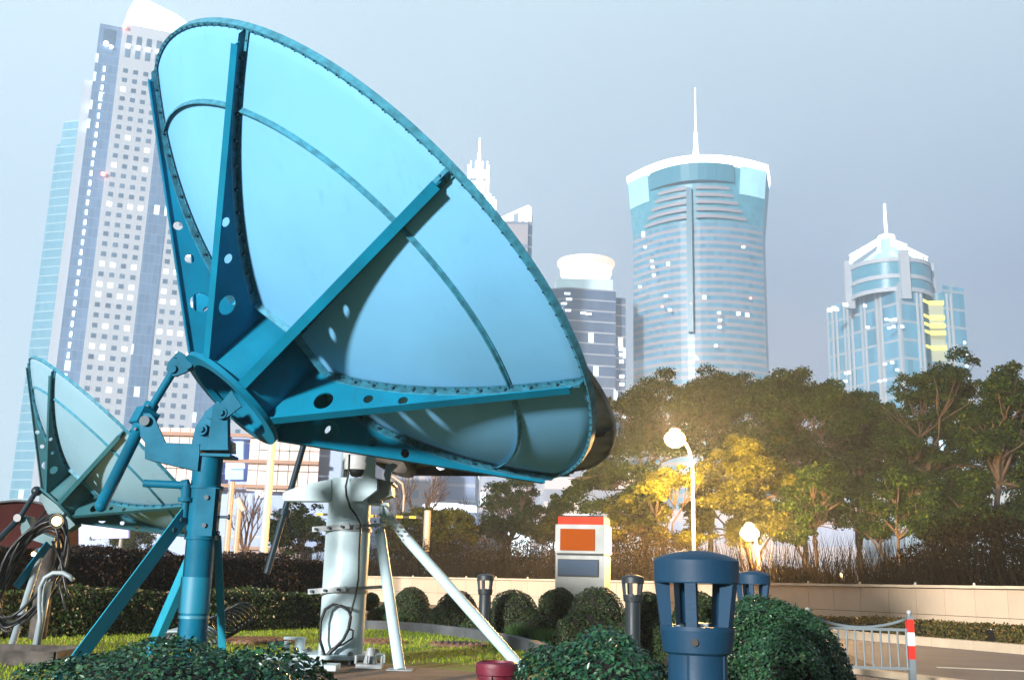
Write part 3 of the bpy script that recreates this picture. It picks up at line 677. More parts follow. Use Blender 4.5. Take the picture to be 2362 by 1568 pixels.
def manhole(x, y, rad, lab):
    c = pz(x, y, .0); b = MB(); b.tube(c, c + Vector((0, 0, .035)), rad, n=40)
    for i in range(-4, 5):
        hw = sqrt(max(0, (rad * .9) ** 2 - (i * rad * .2) ** 2)); b.bar(c + Vector((i * rad * .2, -hw, .043)), c + Vector((i * rad * .2, hw, .043)), rad * .09, .016)
    b.build('manhole_cover', 'manhole', label=lab, category='manhole cover', group='covers set in the lawn')
M['manhole'] = mat('rusty_iron_cover', (.26, .13, .085), .8, noise=.6, nscale=5, bump=.6)
manhole(1057, 1488, .42, 'round rusty manhole cover right of the slanting white struts')
manhole(590, 1479, .55, 'rusty brown cover in the lawn between the blue and white posts')
manhole(860, 1481, .45, 'brown cover in the lawn just right of the white post')
b = MB(); c0 = pz(500, 1492, .0) + Vector((0, .0, 0))
for i in range(7):
    pts = [c0 + Vector((.20 * cos(t) * (1 - .05 * i) + .05 * i, .12 * cos(t + 1), .10 + .03 * i + .13 * (1 + sin(t)))) for t in [2 * pi * j / 20 for j in range(21)]]
    b.path(pts, .014, 6)
b.build('cable_coil', 'black', label='small black cable coil lying behind the foot of the blue post', category='cable')
b = MB(); c0 = pz(412, 1500, 0)
for i in range(6):
    pts = [c0 + Vector((.30 * cos(t) + .02 * i, .1 * i - .2, .03 + .20 * max(0, sin(t)) + .01 * i)) for t in [pi * j / 14 for j in range(15)]]
    b.path(pts, .02, 6)
b.build('hose_coil', 'greyhose', label='grey ribbed hose bundle left of the blue post foot', category='hose')

# maroon stub in the foreground
Ym = 6.6; c = at(1146, 1524, Ym); rm = 46 / F * Ym * 1.0
t = thing('pipe_stub', (c.x, Ym, 0), 'maroon painted pipe stub with a slot, bottom edge of the picture', 'pipe')
b = MB(); b.lathe([(rm * .82, c.z), (rm * 1.0, c.z - .01), (rm * 1.02, c.z - .03), (rm * 1.0, c.z - .075), (rm * .93, c.z - .08)], Vector((c.x, Ym, 0)), n=40)
b.lathe([(rm * .82, c.z), (rm * .78, c.z - .03), (rm * .78, c.z - .1)], Vector((c.x, Ym, 0)), n=40); b.build('collar', 'maroon', t)
b = MB(); a0, a1 = 1.5 * pi + .55, 1.5 * pi - .25 + 2 * pi
b.lathe([(rm * .93, 0), (rm * .93, c.z - .08), (rm * .80, c.z - .08), (rm * .80, 0)], Vector((c.x, Ym, 0)), n=36, a0=a0, a1=a1, closed=True); b.build('body', 'maroon', t)
b = MB(); b.tube((c.x, Ym, 0), (c.x, Ym, c.z - .12), rm * .55, n=20); b.build('inner_pipe', 'dark', t)

# ------------------------------------------------------------------ bollard lights
def bollard(lab, x, ytop, Y, m_, wd=.27):
    c = at(x, ytop, Y); z = c.z; B = Vector((c.x, Y, 0)); r = wd / 2
    t = thing('bollard_light', (B.x, B.y, 0), lab, 'bollard light', 'bollard lights among the shrubs')
    b = MB(); pr = [(0, z), (r * .35, z - .003), (r * .7, z - .014), (r * .93, z - .026), (r, z - .033), (r, z - .100), (r * .985, z - .104), (r * .9, z - .104)]
    b.surf(pr[:5], B, (Vector((0, 0, 1)), Vector((1, 0, 0)), Vector((0, 1, 0))), 56); b.lathe(pr[4:] + [(r * .88, z - .07), (0, z - .07)], B, n=56); b.build('cap', m_, t)
    zb = z - .235
    for i in range(5):
        a = 1.5 * pi - .33 + i * 2 * pi / 5; e = Vector((cos(a), sin(a), 0)); f = Vector((-sin(a), cos(a), 0)); b = MB(); hw = .017
        tp, bt = B + e * r * .98 + Vector((0, 0, z - .103)), B + e * r * .85 + Vector((0, 0, zb - .002))
        ti, bi = B + e * r * .66 + Vector((0, 0, z - .103)), B + e * r * .60 + Vector((0, 0, zb - .002))
        b.prism([tp - f * hw, bt - f * hw, bi - f * hw, ti - f * hw], f * 2 * hw); b.build('fin', m_, t)
    b = MB(); b.lathe([(0, zb - .012), (r * .70, zb - .012), (r * .72, zb), (r * .87, zb), (r * .87, zb - .012), (r * .80, zb - .078), (r * .74, zb - .084), (r * .62, zb - .084)], B, n=56); sk = b.build('socket', m_, t)
    b = MB(); b.tube(B + Vector((-.03, -r * .83, zb - .045)), B + Vector((-.03, -r * .88, zb - .045)), .012, n=12); b.build('screw', 'chrome', sk)
    b = MB(); b.lathe([(0, zb + .010), (r * .3, zb + .009), (r * .6, zb - .004), (r * .64, zb - .012)], B, n=40); b.build('reflector_bowl', 'chrome', t)
    b = MB(); b.lathe([(r * .68, zb - .084), (r * .68, 0), (0, 0)], B, n=40)
    for a in (1.5 * pi - .5, 1.5 * pi + .85): e = Vector((cos(a), sin(a), 0)); b.bar(B + e * r * .685 + Vector((0, 0, .0)), B + e * r * .685 + Vector((0, 0, zb - .084)), .006, .006)
    b.build('pole', m_, t)
    return t
bollard('big blue bollard light in the right foreground between the leafy bushes', 1605, 1268, 3.4, 'bollard')
bollard('grey bollard light between two round shrubs, right of the slanting white strut', 1120, 1322, 16.6, 'bollard_dk')
bollard('dark bollard light in front of the wall just right of the kiosk', 1459, 1324, 12.7, 'bollard_dk')
bollard('blue-grey bollard light half hidden behind the large blue one', 1735, 1315, 8.3, 'bollard')
bollard('dark bollard light at the end of the hedge, left of the white post', 731, 1317, 20.5, 'bollard_dk')

# ------------------------------------------------------------------ kiosk
Yk = 24.
kc = at(1335, 1340, Yk); kz = lambda y: at(1335, y, Yk).z
t = thing('kiosk', (kc.x, Yk, 0), 'white service kiosk with orange cap, orange panel and slate panel', 'kiosk')
ang = radians(-14); Rk = Matrix.Rotation(ang, 3, 'Z')
wk = (at(1395, 1250, Yk) - at(1279, 1250, Yk)).x; dk = 1.0
kx = lambda x: (x - 1337) / 116 * wk
ko = Vector((at(1337, 1250, Yk).x, Yk, 0))
def kb(b, x0, x1, y0, y1, d0, d1):
    z0, z1 = kz(y1), kz(y0); cx = (kx(x0) + kx(x1)) / 2
    return b.box(ko + Rk @ Vector((cx, (d0 + d1) / 2, 0)) + Vector((0, 0, (z0 + z1) / 2)), (kx(x1) - kx(x0), d1 - d0, z1 - z0), Rk)
kbase = kz(1209)
b = MB(); b.box(ko + Rk @ Vector((0, .5, 0)) + Vector((0, 0, (kz(1276) + kbase) / 2)), (wk, 1.0, kbase - kz(1276)), Rk); b.box(ko + Rk @ Vector((0, .5, 0)) + Vector((0, 0, (kz(1280)) / 2)), (wk * .98, .96, kz(1280)), Rk)
b.build('cabinet', 'kioskw', t)
b = MB(); b.box(ko + Rk @ Vector((.01, .5, 0)) + Vector((0, 0, (kz(1191) + kbase) / 2 + .003)), (wk * .93, .93, kz(1191) - kbase), Rk); b.build('cap', 'kiosko', t)
b = MB(); b.box(ko + Rk @ Vector((.01, .5, 0)) + Vector((0, 0, kz(1190))), (wk * .9, .9, .05), Rk); b.build('roof_lid', 'rust', t)
b = MB(); kb(b, 1291, 1372, 1219, 1269, -.02, -.003); b.build('orange_panel', 'kioskp', t)
b = MB(); kb(b, 1286, 1381, 1289, 1329, -.012, .03); b.build('panel_frame', 'dark', t)
b = MB(); kb(b, 1288, 1379, 1291, 1326, -.02, -.013); b.build('slate_panel', 'kioskb', t)
b = MB(); kb(b, 1284, 1392, 1275, 1280, .0, .97); b.build('gap', 'dark', t)

# ------------------------------------------------------------------ wall, planter, fence
wallx = [(560, 47), (760, 43.5), (900, 40.5), (1060, 37.2), (1280, 33.5), (1500, 30.4), (1760, 26.8), (2060, 23.2), (2361, 20.0), (2700, 16.6)]
wp = [(at(x, 1340, Y).x, Y) for x, Y in wallx]
def wz(i_): return .90 + .17 * i_
tt = thing('boundary_wall', (wp[5][0], wp[5][1], 0), 'long low cream panel wall running behind the shrubs and along the road', 'wall')
L_ = [0]
for i in range(len(wp) - 1): L_.append(L_[-1] + (Vector(wp[i + 1]) - Vector(wp[i])).length)
def wpos(s):
    for i in range(len(wp) - 1):
        if s <= L_[i + 1] or i == len(wp) - 2: return Vector((*Vector(wp[i]).lerp(Vector(wp[i + 1]), (s - L_[i]) / (L_[i + 1] - L_[i])), 0))
step = .80; npan = int(L_[-1] / step)
bp_, bc = MB(), MB()
for i in range(npan):
    a_, c_ = wpos(i * step), wpos(i * step + step - .012); f = i / npan; zt_ = wz(f); up = Vector((0, 0, 1)); dn = (c_ - a_).normalized(); nn_ = Vector((-dn.y, dn.x, 0))
    if i == 44: c_ = wpos(i * step + .26)
    for z0, z1 in ((-.05, zt_ * .42), (zt_ * .42 + .010, zt_ - .07)):
        bp_.prism([a_ + up * z0, c_ + up * z0, c_ + up * z1, a_ + up * z1], nn_ * .05)
    bc.bar(a_ + up * (zt_ - .03), wpos(i * step + step - .003) + up * (zt_ - .03), .20, .055)
b = MB()
for i in range(len(wp) - 1):
    a_, c_ = Vector((*wp[i], 0)), Vector((*wp[i + 1], 0)); dn = (c_ - a_).normalized(); nn_ = Vector((-dn.y, dn.x, 0)) * .06
    z0, z1 = wz(L_[i] / L_[-1]) - .065, wz(L_[i + 1] / L_[-1]) - .065
    b.prism([a_ + nn_, c_ + nn_, c_ + nn_ + Vector((0, 0, z1)), a_ + nn_ + Vector((0, 0, z0))], nn_.normalized() * .1)
b.build('core', 'dark', tt); bp_.build('panels', 'stone', tt); bc.build('coping', 'stone2', tt)
b = MB()
for i in range(0, npan, 2): b.tube(wpos(i * step) + Vector((0, 0, wz(i / npan))), wpos(i * step) + Vector((0, 0, wz(i / npan) + .05)), .03, .02, 8)
b.build('coping_studs', 'pole_white', tt)

def hedgebox(P0_, P1_, thick, z0, z1, n, size, material, name, bulge=.05, **tags):
    P0_, P1_ = Vector(P0_), Vector(P1_); d = (P1_ - P0_); Ln = d.length; d.normalize(); nn_ = Vector((-d.y, d.x, 0))
    # shell of leaves on front, top, back and ends
    u_ = rng.uniform(0, Ln, n); t_ = rng.uniform(-.5, .5, n); h_ = rng.uniform(z0, z1, n); side = rng.random(n)
    a_front = (z1 - z0) / (2 * (z1 - z0) + thick); nx = np.zeros((n, 3)); nv = np.array([nn_.x, nn_.y, 0.])
    fr_ = side < a_front * 1.35; bk = side > 1 - a_front * .5; tp = ~fr_ & ~bk
    t_[fr_] = -.5; t_[bk] = .5; h_[tp] = z1
    nx[fr_] = -nv; nx[bk] = nv; nx[tp] = (0, 0, 1)
    bump = bulge * (np.sin(u_ * 2.1) + np.sin(u_ * 5.3 + h_ * 3) * .6) + rng.normal(0, .02, n)
    P = np.array(P0_)[None] * 1.0 + np.outer(u_, np.array(d)) + np.outer(t_ * thick, nv); P[:, 2] = h_
    P += nx * bump[:, None] - nx * np.abs(rng.normal(0, .03, n))[:, None]
    root = thing(name, tuple(P0_.lerp(P1_, .5)), **tags)
    leaf_mesh('foliage', P, nx, rng.uniform(size * .7, size * 1.3, n), material, root, jitter=.7)
    b = MB(); c = (P0_ + P1_) / 2; R = Matrix((d, nn_, Vector((0, 0, 1)))).transposed(); b.box(c + Vector((0, 0, (z0 + z1) / 2 - .03)), (Ln - .06, thick - .1, z1 - z0 - .06), R); b.build('twigs', 'twig', root)
    return root
M['twig'] = mat('dark_twigs', (.012, .010, .006), .95, noise=.5, nscale=12, bump=.8)
# planter hedges along the road kerb
kd = (P1 - P0).normalized(); knr = -Vector((*nr, 0))
def kpt(x, off=0): # point along the kerb line at picture column x
    a_ = Vector((*ra, 0)); best = None
    v_ = ray(x, 1480); # intersect vertical plane of the ray with kerb line
    A = Vector((v_.x, v_.y)).normalized(); d2 = Vector((kd.x, kd.y)); den = A.x * d2.y - A.y * d2.x
    s_ = (A.y * a_.x - A.x * a_.y) / den
    return a_ + kd * s_ + knr * off
for i, (x0, x1, lab) in enumerate(((1700, 1985, 'ragged planter hedge just left of the striped fence post, nearest the bushes'), (1990, 2085, 'short planter hedge directly behind the striped fence post'), (2095, 2240, 'long planter hedge right of the striped fence post'), (2262, 2330, 'small square planter hedge near the right edge'), (2338, 2420, 'planter hedge cut by the right edge of the picture'))):
    a_, c_ = kpt(x0, .62), kpt(x1, .62)
    hedgebox(a_, c_, .55, .08, .36, int(1500 + 1400 * (c_ - a_).length), .05, 'leaf_plant', 'planter_hedge', .03, label=lab, category='hedge', group='clipped hedges in the roadside planter')
# grey fence
Yf = 10.
t = thing('metal_fence', (at(1980, 1500, Yf).x, Yf, 0), 'grey metal railing with sagging top rail beside the road', 'fence')
xa, xb_ = at(1862, 1420, Yf).x, at(2096, 1420, Yf).x; zf = lambda y, x=2098: at(x, y, Yf).z
b = MB(); pts = []
for i in range(13):
    f = i / 12; pts.append((xa + .03 + (xb_ - xa - .06) * f, Yf, zf(1427) - .085 * (1 - (2 * f - 1) ** 2) + .0))
b.path(pts, .014, 8); b.build('top_rail', 'rail_grey', t)
zm_, zb_ = zf(1452), zf(1541)
b = MB(); b.bar((xa, Yf, zm_), (xb_, Yf, zm_), .024, .024); b.build('middle_rail', 'rail_grey', t)
b = MB(); b.bar((xa, Yf, zb_), (xb_, Yf, zb_), .024, .024); b.build('bottom_rail', 'rail_grey', t)
for i in range(12):
    x = xa + (xb_ - xa) * (i + .5) / 12; b = MB(); b.tube((x, Yf, zb_), (x, Yf, zm_), .009, n=8); b.build('baluster', 'rail_grey', t)
for j, x in enumerate((xa, xb_)):
    b = MB(); zt_ = zf(1424) + .015; b.box((x, Yf, zt_ / 2), (.056, .056, zt_)); b.tube((x, Yf, zt_), (x, Yf, zt_ + .02), .018, n=12); pst = b.build('fence_post', 'rail_grey', t)
    b = MB(); b.ball((x, Yf, zt_ + .035), .022, 14); b.build('ball_finial', 'pole_white', pst)
    if j:
        for (ya, yb_), mm in (((1427, 1457), 'red'), ((1457, 1488), 'whiteband'), ((1488, 1519), 'red')):
            b = MB(); z1, z0 = zf(ya), zf(yb_); b.box((x, Yf, (z0 + z1) / 2), (.062, .062, z1 - z0 - .001)); b.build('colour_band', mm, pst)

# ------------------------------------------------------------------ bushes
def dome(name, c, rx, ry, rz, n, size, material, lab, cat='bush', group=None, z0=0., lump=.06, full=.15, seed=0):
    c = Vector(c); root = thing(name, (c.x, c.y, 0), lab, cat, group)
    th = rng.uniform(0, 2 * pi, n); cz = rng.uniform(-full, 1, n); sr = np.sqrt(1 - cz ** 2)
    D = np.stack([sr * np.cos(th), sr * np.sin(th), cz], 1)
    stray = (rng.random(n) < .03) * rng.uniform(0, .045, n); lm = stray + 1 + lump * (np.sin(5 * D[:, 0] + seed) * np.cos(4 * D[:, 1] + seed * 2) + .6 * np.sin(9 * D[:, 0] + 7 * D[:, 2] + seed)) + rng.normal(0, .012, n) - np.abs(rng.normal(0, .035, n))
    S = np.array([rx, ry, rz]); P = D * lm[:, None] * S + np.array(c); keep = P[:, 2] > 0.01; P, D = P[keep], D[keep]
    nn_ = D / S; nn_ /= np.linalg.norm(nn_, axis=1, keepdims=True)
    leaf_mesh('foliage', P, nn_ + np.array([0, 0, .25]), rng.uniform(size * .65, size * 1.35, len(P)), material, root, jitter=.55)
    b = MB(); fs = 12; b.ball((c.x, c.y, c.z), 1, 24)
    b.v = [((x - c.x) * rx * .90 + c.x, (y - c.y) * ry * .90 + c.y, max(.0, (z - c.z) * rz * .90 + c.z)) for x, y, z in b.v]; b.build('twigs', 'twig', root)
    return root
# foreground bush, left
c = at(390, 1500, 4.6); dome('leafy_bush', (c.x, 4.6, .0), .80, .75, at(330, 1482, 4.4).z * 1.0, 20000, .025, 'leaf_front', 'low spreading glossy green bush across the bottom left foreground', seed=2, lump=.05)
c = at(620, 1540, 4.9); dome('leafy_bush', (c.x, 4.9, .0), .42, .5, at(600, 1505, 4.8).z, 5000, .034, 'leaf_front', 'small glossy bush at the bottom, left of the white post foot', seed=5, lump=.10)
# foreground bush right of centre
c = at(1390, 1500, 3.9); dome('leafy_bush', (c.x, 3.9, .0), .46, .5, at(1390, 1462, 3.8).z, 20000, .021, 'leaf_front', 'glossy green bush at the bottom, left of the big blue bollard', seed=1, lump=.06)
c = at(1440, 1560, 3.3); 
# clipped domes behind and right of the bollard
c = at(1772, 1450, 5.4); dome('clipped_bush', (c.x, 5.4, .30), .42, .46, at(1775, 1377, 5.3).z - .30, 30000, .018, 'leaf_dome', 'large clipped dome bush right of the big blue bollard', seed=3, lump=.02, full=.55)
c = at(1800, 1470, 4.7); dome('clipped_bush', (c.x, 4.7, .0), .30, .4, at(1800, 1440, 4.6).z, 18000, .018, 'leaf_dome', 'nearer clipped bush below the large dome, touching the blue bollard', seed=6, lump=.05)
# round clipped shrubs along the kerb
shr = [(856, 1366, 40, 21.5), (950, 1353, 81, 20.5), (1056, 1362, 96, 19), (1184, 1359, 116, 17.3), (1288, 1355, 92, 16.4), (1376, 1352, 126, 15), (1492, 1364, 96, 13.4), (1608, 1364, 112, 12.2)]
labs = ['dark round shrub peeping out right of the white post', 'round shrub between the two slanting white struts', 'round shrub left of the grey bollard, touched by the slanting strut', 'wide round shrub immediately right of the grey bollard', 'narrow round shrub in front of the left side of the kiosk', 'large dark round shrub in front of the right side of the kiosk', 'round shrub below the small dark bollard, left of the big blue one', 'round shrub seen through the big blue bollard']
for (x, y, wd, Y), lb in zip(shr, labs):
    r = wd / 2 * Y * .985 / F; zt_ = at(x, y, Y).z; B = at(x, y, Y)
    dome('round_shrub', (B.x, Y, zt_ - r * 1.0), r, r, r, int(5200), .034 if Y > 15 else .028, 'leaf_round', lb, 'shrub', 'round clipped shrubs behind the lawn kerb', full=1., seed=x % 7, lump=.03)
# low skirts under the shrubs: separate darker bushes filling the bed
for i, (x, y, wd, Y, lb) in enumerate(((880, 1395, 60, 20.6, 'low dark filler bush just right of the white post'), (1010, 1400, 90, 19.2, 'low dark filler bush at the foot of the slanting strut'), (1120, 1405, 110, 17.6, 'low dark filler bush under the grey bollard'), (1240, 1410, 120, 16, 'low dark filler bush under the narrow round shrub'), (1350, 1405, 150, 14.6, 'low dark filler bush under the largest round shrub'), (1470, 1400, 130, 13.2, 'low dark filler bush under the small dark bollard'), (1590, 1400, 150, 11.6, 'low dark filler bush behind the big blue bollard'))):
    B = at(x, y, Y); r = wd / 2 * Y / F; dome('filler_bush', (B.x, Y, .05), r, r * .7, B.z - .05, 3500, .04, 'leaf_round', lb, 'bush', 'low filler bushes in the bed', seed=i, lump=.1)
def tuft(x, y, Y, h, lb, n=1400):
    B = pz(x, y, 0); root = thing('grass_tuft', tuple(B), lb, 'grass tuft', 'grass tufts between the shrubs')
    a = rng.uniform(0, 2 * pi, n); rr = rng.uniform(0, .14, n); base_ = np.stack([B.x + rr * np.cos(a), B.y + rr * np.sin(a), np.zeros(n)], 1)
    dr = np.stack([np.cos(a) * rng.uniform(.1, .9, n), np.sin(a) * rng.uniform(.1, .9, n), np.ones(n)], 1); dr /= np.linalg.norm(dr, axis=1, keepdims=True)
    blades('blades', base_, dr, rng.uniform(.5, 1, n) * h, np.full(n, .006), 'tuft', root)
tuft(1012, 1447, 20, .40, 'green grass tuft between the first two round shrubs'); tuft(905, 1444, 20, .30, 'short grass tuft right of the white post')
tuft(1205, 1487, 17, .36, 'green grass tuft below the wide round shrub'); tuft(1090, 1452, 17, .3, 'small grass tuft beside the grey bollard foot'); tuft(1262, 1495, 15, .32, 'grass tuft at the foot of the narrow round shrub')
# hedges on the left
a_, c_ = Vector((kp[0][0] - .5, kp[0][1] + .5, 0)), Vector((kp[5][0], kp[5][1] + .5, 0))
a2 = Vector((kp[2][0], kp[2][1] + .42, 0))
hedgebox(a2 + (a2 - c_) * .5, c_, .8, 0, .60, 30000, .050, 'leaf_hedge', 'clipped_hedge', .04, label='low green speckled hedge along the lawn kerb on the left', category='hedge')
hedgebox(a2 + (a2 - c_) * .5 + Vector((0, 1.3, 0)), c_ + Vector((-.25, 1.35, 0)), 1.3, 0, 1.16, 36000, .055, 'leaf_red', 'clipped_hedge', .06, label='tall dark reddish-brown hedge behind the low green hedge', category='hedge')

# ------------------------------------------------------------------ street lamps and poles
def streetlamp(name, foot_x, foot_y, hx, hy, Y, lab, power, hr=.16):
    hp_ = at(hx, hy, Y); bx_ = at(foot_x, foot_y, Y); ax = at(hx + (foot_x - hx) * .8, hy + 22, Y)
    t = thing(name, (bx_.x, Y, 0), lab, 'street lamp')
    b = MB(); zt_ = hp_.z - .35; X0 = bx_.x; X1 = X0 + (hp_.x - X0) * .0
    pts = [(X0, Y, 0), (X0, Y, zt_ * .5), (X0, Y, zt_ - .7)] + [(X0 + (hp_.x - X0) * (1 - cos(a)) * .95, Y, zt_ - .7 + (hp_.z + .1 - zt_ + .7) * sin(a)) for a in (.3, .6, .9, 1.2, pi / 2)]
    b.path(pts, [.075, .06, .05, .045, .04, .04, .035, .035], 10); b.build('pole', 'pole', t)
    b = MB(); b.lathe([(0, .16), (hr * .35, .13), (hr * .55, .06), (hr * .5, .04)], hp_ + Vector((0, 0, hr * .62)), n=20); b.build('lamp_head', 'pole', t)
    b = MB(); b.ball(hp_, hr, 16, .8); b.build('globe', 'lamp', t)
    ld = bpy.data.lights.new('street_lamp_light', 'POINT'); ld.energy = power; ld.color = (1., .55, .18); ld.shadow_soft_size = .2
    lo = bpy.data.objects.new('street_lamp_light', ld); lo.location = hp_ + Vector((0, -.9, -.35)); col.objects.link(lo)
streetlamp('street_lamp', 1600, 1300, 1556, 1012, 34, 'tall curved street lamp glowing orange before the trees', 13000, .36)
streetlamp('street_lamp', 1750, 1315, 1728, 1229, 33, 'short street lamp glowing orange just above the wall', 7000, .30)
def pole(x0, y0, x1, y1, Y, r, lab, head=None, m_='pole_white', name='lamp_pole'):
    a_ = at(x1, y1, Y); t = thing(name, (a_.x, Y, 0), lab, 'pole'); tp = at(x0, y0, Y); b = MB(); b.tube((a_.x, Y, 0), (a_.x, Y, tp.z), r, r * .85, 14); b.build('shaft', m_, t)
    if head == 'flood': b = MB(); b.box((a_.x + .05, Y, tp.z + .15), (.16, .2, .55), Matrix.Rotation(-.5, 3, 'Y')); b.build('floodlight', m_, t)
    if head == 'arm': b = MB(); b.path([(a_.x, Y, tp.z), (a_.x - .1, Y, tp.z + .5), (a_.x - .7, Y, tp.z + .9)], .06, 8); b.build('arm', m_, t)
pole(622, 1000, 606, 1290, 34, .14, 'thick white pole in front of the pale building, left of the black rod'); pole(548, 1172, 541, 1295, 40, .12, 'white pole with a tilted floodlight on top beside the bare tree', 'flood', 'pole')
pole(524, 1110, 520, 1290, 38, .12, 'cream pole close behind the blue post', None, 'pole'); pole(925, 1140, 922, 1335, 48, .06, 'thin lamp pole with curved arm right of the white post', 'arm', 'pole')
# barrier
Yq = 44.; a_, c_ = at(*ZA(585, 538), Yq), at(*ZA(1265, 560), Yq)
t = thing('boom_barrier', (c_.x, Yq, 0), 'yellow and black striped boom on a pale post behind the struts', 'barrier')
b = MB(); b.tube((at(*ZA(1280, 900), Yq).x, Yq, 0), (at(*ZA(1280, 900), Yq).x, Yq, c_.z + .3), .15, n=12); b.build('post', 'pole', t)
M['yellowpaint'] = mat('yellow_paint', (.75, .42, .02), .5); b = MB()
for i in range(16): b.cur = i % 2; b.bar(a_.lerp(c_, i / 16), a_.lerp(c_, (i + .999) / 16), .09, .10)
b.build('boom', ['yellowpaint', 'dark'], t)
# small signs among the trees behind the wall
for x, y, lb in ((1938, 1326, 'tiny white notice plate behind the wall below the sloping roof'), (2175, 1326, 'tiny white notice plate behind the wall below the right-hand trees'), (1018, 1321, 'tiny white notice plate behind the wall left of the barrier post'), (1114, 1318, 'tiny white notice plate behind the wall above the grey bollard')):
    Y = 33. if x > 1500 else 42.; c = at(x, y, Y); t = thing('notice_plate', (c.x, Y, 0), lb, 'sign', 'tiny notice plates behind the wall')
    b = MB(); b.box(c, (.12, .02, .15)); b.build('plate', 'whiteband', t); b = MB(); b.tube((c.x, Y + .03, 0), (c.x, Y + .03, c.z), .015, n=6); b.build('stake', 'rail_grey', t)
# dark red shed at the far left
c = at(0, 1160, 16.5); t = thing('shed', (at(20, 1300, 17).x, 17., 0), 'dark red curved-roof shed cut off by the left edge', 'shed')
b = MB(); b.iprism([(-260, 1330), (-260, 1172), (0, 1159), (35, 1156), (75, 1158), (112, 1166), (112, 1330)], 16.9, 1.2)
M['shedred'] = mat('dark_red_sheeting', (.055, .012, .010), .75, spec=.1, noise=.35, nscale=1.2, bump=.2, bscale=6); b.build('body', 'shedred', t)
b = MB(); b.iprism([(-262, 1176), (-262, 1168), (0, 1155), (35, 1152), (75, 1154), (118, 1163), (118, 1169), (75, 1158), (35, 1156), (0, 1159)], 16.8, 1.4); b.build('roof_edge', 'dark', t)

# ------------------------------------------------------------------ trees
def limb(b, p, q, r0, r1, wob=.15, n=5):
    p, q = Vector(p), Vector(q); L0 = (q - p).length; pts = []
    for i in range(n + 1):
        f = i / n; o = Vector((random.uniform(-1, 1), random.uniform(-1, 1), random.uniform(-.5, .5))) * wob * L0 * .3 * sin(pi * f); pts.append(p.lerp(q, f) + o)
    b.path(pts, [r0 + (r1 - r0) * i / n for i in range(n + 1)], 7); return pts
def tree(lab, x, Y, clumps, trunk_r=.16, fork=.35, material='leaf_tree', lx=None, base_y=1340, leaf=.105, per=1500, name='evergreen_tree', group='trees behind the wall'):
    """clumps: (x, y, halfwidth_px) in the picture plane of depth Y, spread in depth too"""
    B = at(x, base_y, Y); B.z = 0; root = thing(name, tuple(B), lab, 'tree', group); b = MB()
    clumps = list(clumps) + [(cx + random.uniform(-26, 26), min(cy + random.uniform(18, 60), 1232), hw * .9) for cx, cy, hw in clumps if random.random() < .40]
    zs_ = [at(cx, cy, Y).z for cx, cy, _ in clumps]; zc_ = sum(zs_) / len(zs_); top = B + Vector((0, 0, max(1., zc_ * fork)))
    limb(b, B - Vector((0, 0, .1)), top, trunk_r, trunk_r * .75, .1)
    Pp, Nn, Sz = [], [], []
    cents = []
    for cx, cy, hw in clumps:
        c = at(cx, cy, Y); c.y += random.uniform(-1.6, 1.6); cents.append((c, 1.22 * hw * Y / F))
    forks = []
    for i in range(3):
        e = cents[(i * len(cents)) // 3][0]; q = top.lerp(e, .45) ; limb(b, top, q, trunk_r * .6, trunk_r * .38); forks.append(q)
    for c, r in cents:
        f = min(forks, key=lambda k_: (k_ - c).length); pts = limb(b, f, c, trunk_r * .30, .02, .25)
        for _ in range(5):
            e = c + Vector((random.gauss(0, r * .7), random.gauss(0, r * .6), random.gauss(0, r * .35))); limb(b, pts[3], e, .03, .01, .2, 3)
        # each clump: a handful of flat puffs
        for _ in range(11):
            pc = np.array(c) + np.array([random.gauss(0, r * .50), random.gauss(0, r * .6), random.gauss(0, r * .38)]); pr = r * random.uniform(.32, .68)
            m_ = int(1.7 * per / 9 * (pr / r / .48) ** 2)
            D = rng.normal(0, 1, (m_, 3)); D /= np.linalg.norm(D, axis=1, keepdims=True); D[:, 2] = np.where(D[:, 2] < -.25, -D[:, 2], D[:, 2])
            rad = pr * np.array([1, 1, .78]); Pp.append(pc + D * rad * rng.uniform(.55, 1.06, (m_, 1)) + rng.normal(0, pr * .10, (m_, 3))); Nn.append(D)
    b.build('trunk', 'bark', root)
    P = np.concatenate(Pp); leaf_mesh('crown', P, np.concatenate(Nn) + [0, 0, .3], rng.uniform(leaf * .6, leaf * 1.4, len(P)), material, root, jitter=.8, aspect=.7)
    return root
def cl(*a): return list(a)
tree('evergreen tree left of the tall street lamp, behind the kiosk', 1490, 42, cl((1490, 935, 48), (1545, 925, 40), (1440, 965, 38), (1560, 965, 40), (1500, 985, 45), (1445, 1020, 40), (1540, 1040, 36), (1400, 1075, 45), (1360, 1110, 32), (1440, 1120, 45), (1375, 1155, 40), (1475, 1180, 40)))
tree('dark evergreen tree behind the tall street lamp', 1640, 47, cl((1625, 905, 42), (1670, 900, 38), (1715, 912, 42), (1600, 945, 40), (1680, 945, 48), (1740, 950, 40), (1640, 985, 44), (1720, 1000, 44), (1600, 1010, 36), (1665, 1035, 40)))
tree('yellow-lit tree immediately right of the tall street lamp', 1735, 38.5, cl((1700, 1050, 34), (1740, 1045, 36), (1660, 1085, 36), (1720, 1090, 40), (1770, 1085, 34), (1640, 1120, 32), (1690, 1130, 40), (1745, 1135, 38), (1650, 1170, 36), (1710, 1180, 40), (1770, 1175, 34), (1620, 1200, 30), (1760, 1215, 34)), material='leaf_lit', leaf=.09)
tree('yellow-lit small tree left of the tall street lamp', 1540, 38, cl((1510, 1105, 24), (1545, 1110, 28), (1500, 1145, 26), (1470, 1200, 30), (1510, 1190, 30), (1450, 1165, 24), (1430, 1230, 28), (1520, 1235, 24), (1590, 1250, 24), (1580, 1120, 20)), material='leaf_lit', trunk_r=.12, leaf=.09, per=1100)
